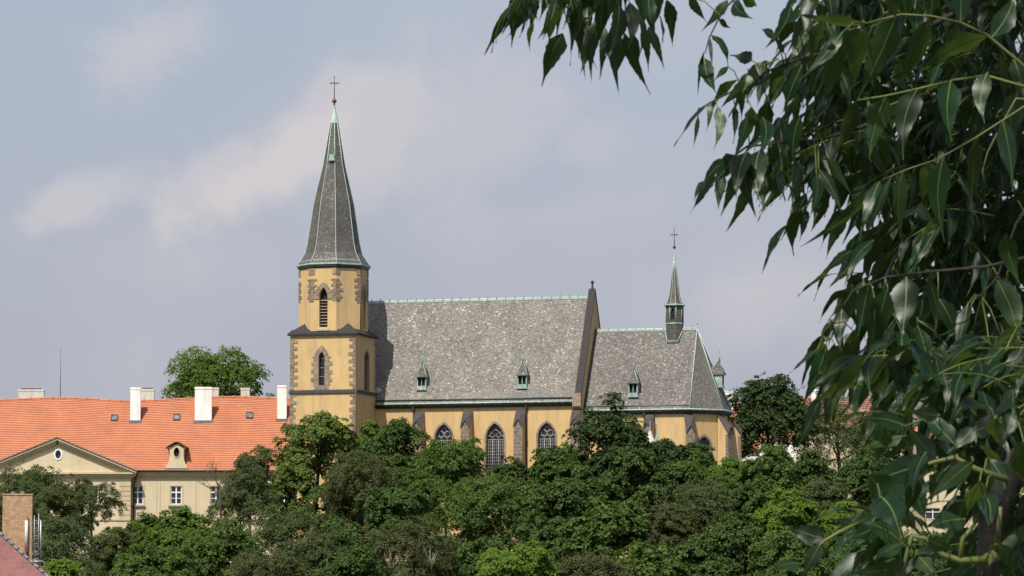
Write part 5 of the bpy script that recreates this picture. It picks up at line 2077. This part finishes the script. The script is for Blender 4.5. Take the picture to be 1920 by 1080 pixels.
for k in range(26):
    q = ra.choice(dens(tC)[:44] + dens(tD)[:34])
    compound(lb, tw, px(q[0] + ra.uniform(10, 50), q[1] + ra.uniform(-45, 0), d0 + ra.uniform(.05, .6)), Vector((ra.uniform(-1, .2), ra.uniform(-.6, .6), -.2)), ra.uniform(.05, .09), 2, ra.uniform(.06, .075), .8)
P_ = lambda L_, d: [px(a, b, d) for a, b in L_]
b2 = branch(M_limb, [([TR(3.4), Vector((1.5, 6.9, 1.9))] + P_(tB, d0), [.05, .02] + [.006, .005, .004, .0035, .003, .0025]),
                     ([TR(2.6), Vector((1.6, 6.8, 1.5))] + P_(tC, d0), [.05, .025] + [.011, .009, .007, .006, .005, .004, .003]),
                     ([TR(2.4), Vector((1.5, 6.8, 1.2))] + P_(tD, d0), [.05, .02] + [.010, .008, .006, .005, .004, .003])], lb, tw)

# --- the big leaves of the upper right
lb, tw = LB(), Shift()
tE = [(1622, 44), (1690, 27), (1745, 30), (1800, 42), (1850, 65), (1910, 115), (1990, 190)]
tF = [(1607, 188), (1660, 180), (1720, 167), (1790, 150), (1850, 142), (1930, 165), (2000, 200)]
tG = [(1655, 337), (1700, 318), (1760, 298), (1830, 258), (1920, 200), (2000, 190)]
tH = [(1848, 352), (1842, 320), (1852, 285), (1880, 230), (1905, 185), (1990, 190)]
d0 = 5.6
itE = [((1622, 44), (1486, 24), .27), ((1614, 53), (1528, 183), .34), ((1622, 53), (1592, 186), .27), ((1678, 34), (1607, 188), .34), ((1742, 36), (1675, 178), .32), ((1797, 46), (1761, 97), .4), ((1853, 67), (1717, 144), .34),
       ((1852, 135), (1847, 232), .44), ((1783, 150), (1785, 268), .48), ((1719, 168), (1694, 300), .42), ((1661, 180), (1630, 300), .44), ((1606, 188), (1567, 290), .36),
       ((1655, 337), (1500, 463), .17), ((1650, 340), (1610, 450), .3), ((1672, 330), (1615, 460), .16), ((1617, 440), (1592, 500), .24), ((1597, 470), (1528, 527), .22), ((1638, 450), (1583, 540), .26),
       ((1693, 322), (1692, 455), .36), ((1769, 295), (1772, 455), .34), ((1748, 305), (1727, 390), .42), ((1717, 392), (1755, 420), .6), ((1830, 258), (1820, 400), .34), ((1880, 225), (1900, 360), .38),
       ((1700, 30), (1690, -60), .5), ((1800, 42), (1790, -60), .4), ((1680, 30), (1640, -30), .5), ((1860, 70), (1905, -20), .4), ((1900, 110), (1930, 230), .4), ((1745, 30), (1740, -50), .5),
       ((1540, 40), (1520, 120), .4), ((1560, 80), (1540, 200), .36), ((1910, 170), (1900, 290), .42), ((1580, 60), (1500, 150), .3)]
explicit(lb, tw, itE[:7], dens(tE), d0, .36, 60, 1.0)
explicit(lb, tw, itE[7:], dens(tE) + dens(tF) + dens(tG) + dens(tH), d0, .36, 60, .2)
b3 = branch(L_twig, [([Vector((1.6, 6.7, 1.1)), px(2200, 100, 6.2)] + P_(tE, d0)[::-1], [.02, .012] + [.0075, .0065, .0055, .005, .0045, .004, .003]),
                     ([px(2200, 100, 6.2)] + P_(tF, d0)[::-1], [.010] + [.007, .006, .0055, .005, .0045, .004, .003]),
                     ([px(2200, 150, 6.2)] + P_(tG, d0)[::-1], [.006] + [.005, .0045, .004, .0035, .003, .002]),
                     (P_(tH, d0), [.002, .003, .0035, .004, .0045, .005])], lb, tw)

# --- dark inner mass of the right side
lb, tw = LB(), Shift()
BL = [(-40, 1600), (60, 1560), (130, 1500), (200, 1470), (260, 1460), (310, 1500), (350, 1600), (400, 1680), (450, 1690), (520, 1640), (580, 1615), (640, 1590), (700, 1590), (735, 1640)]
d0 = 6.9
n = 0
while n < 470:
    y = ra.uniform(-60, 720)
    xl = np.interp(y + 30, [b[0] for b in BL], [b[1] for b in BL])
    x = xl + 20 + (2010 - xl) * ra.random() ** .85
    if x > 1990: continue
    d = d0 + ra.uniform(-.55, .7)
    compound(lb, tw, px(x, y, d), Vector((ra.uniform(-1, .35), ra.uniform(-.8, .5), ra.uniform(-.3, .25))), ra.uniform(.09, .17), ra.choice((2, 3, 3)), ra.uniform(.07, .095), ra.uniform(.7, 1.1))
    n += 1
inner = []
for y0, y1 in ((40, 60), (170, 150), (300, 230), (430, 330), (560, 430), (670, 600)):
    xs_ = [1990, 1900, 1800, 1720, 1660]
    inner.append(([px(2150, y1 - 60, 6.9)] + [px(x, y0 + (y1 - y0) * (x - 1660) / 330 + ra.uniform(-14, 14), d0) for x in xs_], [.02, .012, .009, .007, .005, .003]))
inner.append(([TR(2.2), px(2150, 300, 6.9)], [.06, .03]))
inner.append(([px(2150, -15, 6.9), px(2150, 170, 6.9), px(2150, 300, 6.9), px(2150, 545, 6.9)], [.02, .024, .024, .018]))
b4 = branch(M_limb, inner, lb, tw)

# --- left edge of the lower mass
lb, tw = LB(), Shift()
tI = [(1980, 470), (1850, 500), (1740, 510), (1660, 520), (1600, 545), (1570, 590), (1550, 640)]
d0 = 6.0
itI = [((1600, 536), (1557, 637), .4), ((1618, 527), (1600, 610), .4), ((1630, 527), (1606, 640), .42), ((1579, 580), (1575, 658), .4), ((1551, 605), (1536, 650), .24), ((1532, 655), (1478, 702), .28), ((1550, 650), (1501, 765), .34),
       ((1565, 645), (1562, 735), .4), ((1606, 677), (1556, 800), .26), ((1659, 655), (1603, 729), .34), ((1580, 560), (1553, 600), .3), ((1640, 560), (1625, 680), .36), ((1665, 540), (1650, 660), .4), ((1600, 620), (1590, 720), .38),
       ((1625, 690), (1600, 790), .34), ((1700, 520), (1690, 640), .4), ((1740, 520), (1750, 640), .36), ((1690, 640), (1680, 750), .34), ((1720, 610), (1735, 740), .34), ((1770, 640), (1760, 760), .36), ((1540, 640), (1520, 700), .4),
       ((1815, 570), (1790, 680), .3), ((1838, 560), (1856, 650), .3), ((1870, 525), (1915, 660), .34), ((1875, 625), (1905, 710), .42), ((1820, 575), (1770, 645), .3), ((1760, 560), (1800, 660), .36), ((1650, 730), (1640, 790), .34), ((1885, 440), (1915, 540), .44),
       ((1780, 660), (1790, 760), .36), ((1700, 700), (1690, 780), .36), ((1820, 660), (1830, 750), .36), ((1860, 680), (1870, 780), .36)]
explicit(lb, tw, itI, dens(tI) + [(1840, 555), (1870, 520), (1880, 470), (1640, 640), (1660, 655), (1720, 600)], d0, .36, 130)
b5 = branch(M_limb, [([px(2150, 420, 6.6)] + P_(tI, d0), [.014, .009, .007, .006, .005, .0045, .004, .003]),
                     ([px(1960, 330, d0), px(1905, 420, d0), px(1870, 520, d0), px(1838, 555, d0), px(1815, 570, d0)], [.006, .005, .0045, .004, .003])], lb, tw)

# --- lower right: nearer, larger leaves and the grey limb
lb, tw = LB(), Shift()
d0 = 4.7
tJ = [(1850, 1050), (1800, 1052), (1765, 1040), (1735, 1010), (1710, 1005), (1700, 1040), (1690, 1085)]
tK = [(1890, 900), (1830, 880), (1790, 858), (1755, 866), (1690, 885), (1640, 905), (1596, 922)]
tL = [(1600, 985), (1570, 1000), (1545, 1015), (1520, 1040), (1500, 1060)]
itJ = [((1698, 799), (1606, 787), .36), ((1692, 818), (1618, 843), .36), ((1757, 861), (1695, 793), .5), ((1754, 867), (1594, 923), .30), ((1630, 890), (1678, 980), .85), ((1672, 892), (1722, 1000), .8), ((1700, 885), (1738, 985), .6), ((1650, 930), (1690, 1010), .7), ((1660, 800), (1640, 880), .5), ((1735, 850), (1712, 930), .55), ((1698, 1024), (1612, 979), .5),
       ((1547, 1012), (1472, 988), .5), ((1538, 1020), (1500, 1085), .42), ((1499, 1056), (1440, 1071), .42), ((1692, 1065), (1590, 1075), .34), ((1810, 973), (1740, 990), .46), ((1825, 864), (1730, 944), .32), ((1790, 834), (1733, 763), .44),
       ((1855, 861), (1890, 938), .44), ((1837, 902), (1813, 967), .44), ((1846, 926), (1852, 995), .42), ((1884, 790), (1795, 813), .5), ((1867, 784), (1875, 834), .5), ((1720, 900), (1700, 970), .45), ((1660, 900), (1640, 960), .4),
       ((1740, 862), (1690, 915), .34), ((1770, 880), (1745, 950), .34), ((1600, 985), (1560, 975), .5), ((1640, 990), (1590, 1010), .42), ((1715, 1035), (1760, 1085), .46), ((1740, 1010), (1800, 1030), .4), ((1690, 1020), (1640, 1050), .4),
       ((1900, 860), (1935, 930), .4), ((1905, 770), (1870, 850), .42), ((1920, 830), (1880, 880), .4), ((1800, 900), (1770, 960), .34), ((1870, 1020), (1900, 1085), .4), ((1830, 800), (1775, 850), .44), ((1900, 730), (1850, 790), .44),
       ((1760, 780), (1700, 770), .4), ((1850, 760), (1800, 770), .44), ((1690, 1045), (1680, 1100), .4), ((1755, 900), (1700, 940), .3)]
explicit(lb, tw, itJ, dens(tJ) + dens(tK) + dens(tL) + [(1870, 800), (1830, 830), (1760, 800), (1900, 780)], d0, .4, 70)
for k in range(120):
    x = ra.uniform(1865, 1995); y = ra.uniform(640, 1085)
    compound(lb, tw, px(x, y, d0 + ra.uniform(.4, 1.6)), Vector((ra.uniform(-1, .6), ra.uniform(-.5, .5), ra.uniform(-.2, .4))), ra.uniform(.08, .13), 3, ra.uniform(.06, .085), .7)
for k in range(66):
    x = ra.uniform(1700, 1990) if k < 56 else ra.uniform(1680, 1740); y = ra.uniform(680, 790) if k < 56 else ra.uniform(985, 1060)
    if 1765 < x < 1875 and y > 745: continue
    compound(lb, tw, px(x, y, d0 + ra.uniform(.5, 1.5)), Vector((ra.uniform(-1, .4), ra.uniform(-.5, .5), ra.uniform(-.2, .4))), ra.uniform(.07, .12), 3, ra.uniform(.065, .09), .8)
limb = [px(2060, 640, 6.1), px(1975, 760, 5.6), px(1925, 850, 5.2), px(1888, 910, 5.1), px(1862, 970, 5.1), px(1852, 1040, 5.1), px(1850, 1130, 5.15), px(1846, 1260, 5.2)]
for L_, r in ((tJ, [.0062, .0055, .0048, .004, .0035, .003, .0025]), (tK, [.005, .0045, .004, .0035, .003, .003, .0022]), (tL, [.0028, .0028, .0026, .0022, .0018])):
    tw.tube(P_(L_, d0), [q * .8 for q in r], 6)
tw.tube([px(1900, 1010, d0 + .2), px(1870, 1040, d0 + .1), px(1850, 1050, d0)], [.006, .007, .007], 6)
tw.tube([px(1640, 1050, d0), px(1664, 1025, d0)], [.0028, .003], 6)
tw.tube([px(1800, 1052, d0), px(1805, 1010, d0), px(1826, 985, d0)], [.003, .0028, .0024], 6)
tw.tube([px(1868, 1045, d0 + .1), px(1872, 1000, d0), px(1876, 950, d0)], [.004, .003, .0024], 6)
b6 = branch(M_limb, [([TR(1.7), px(2250, 560, 6.8)] + limb, [.09, .06, .034, .030, .025, .023, .021, .020, .019, .015])], lb, tw)

# --- the unseen rest of the crown overhead, spread and thickened to shade the leaves in view
lb, tw = LB(), Shift()
n = 0
HOLES = [(px(1600, 120, 5.6), .26), (px(1770, 100, 5.6), .22), (px(1690, 220, 5.6), .14), (px(1690, 800, 4.7), .03), (px(1800, 870, 4.7), .06), (px(1700, 260, 5.6), .03), (px(1640, 700, 6.0), .03), (px(1000, 30, 6.1), .03)]  # gaps cut along the sun direction so sunlight reaches chosen leaves


def in_hole(p):
    for c, r in HOLES:
        w = p - c
        if (w - sd * w.dot(sd)).length < r + .15:
            return True
    return False


while n < 2500:
    a = ra.uniform(0, 2 * PI); r = math.sqrt(ra.random())
    p = Vector((.5 + 3.3 * r * math.cos(a), 3.2 + 5.0 * r * math.sin(a), 0))
    p.z = 2.45 + ra.uniform(-.1, 1.6)
    if in_hole(p): n += 1; continue
    compound(lb, tw, p, rv(1) + Vector((0, 0, -.1)), ra.uniform(.14, .2), 4, ra.uniform(.085, .11), .6, True, .45)
    n += 1
paths = []
for k in range(9):
    a = Vector((ra.uniform(-1.7, 1.6), ra.uniform(2.9, 6.0), 2.7 + ra.uniform(0, .7)))
    s_ = TR(ra.uniform(3.2, 4.6))
    paths.append(([s_, s_.lerp(a, .5) + Vector((0, 0, .35)), a], [.05, .03, .008]))
branch(M_limb, paths, lb)
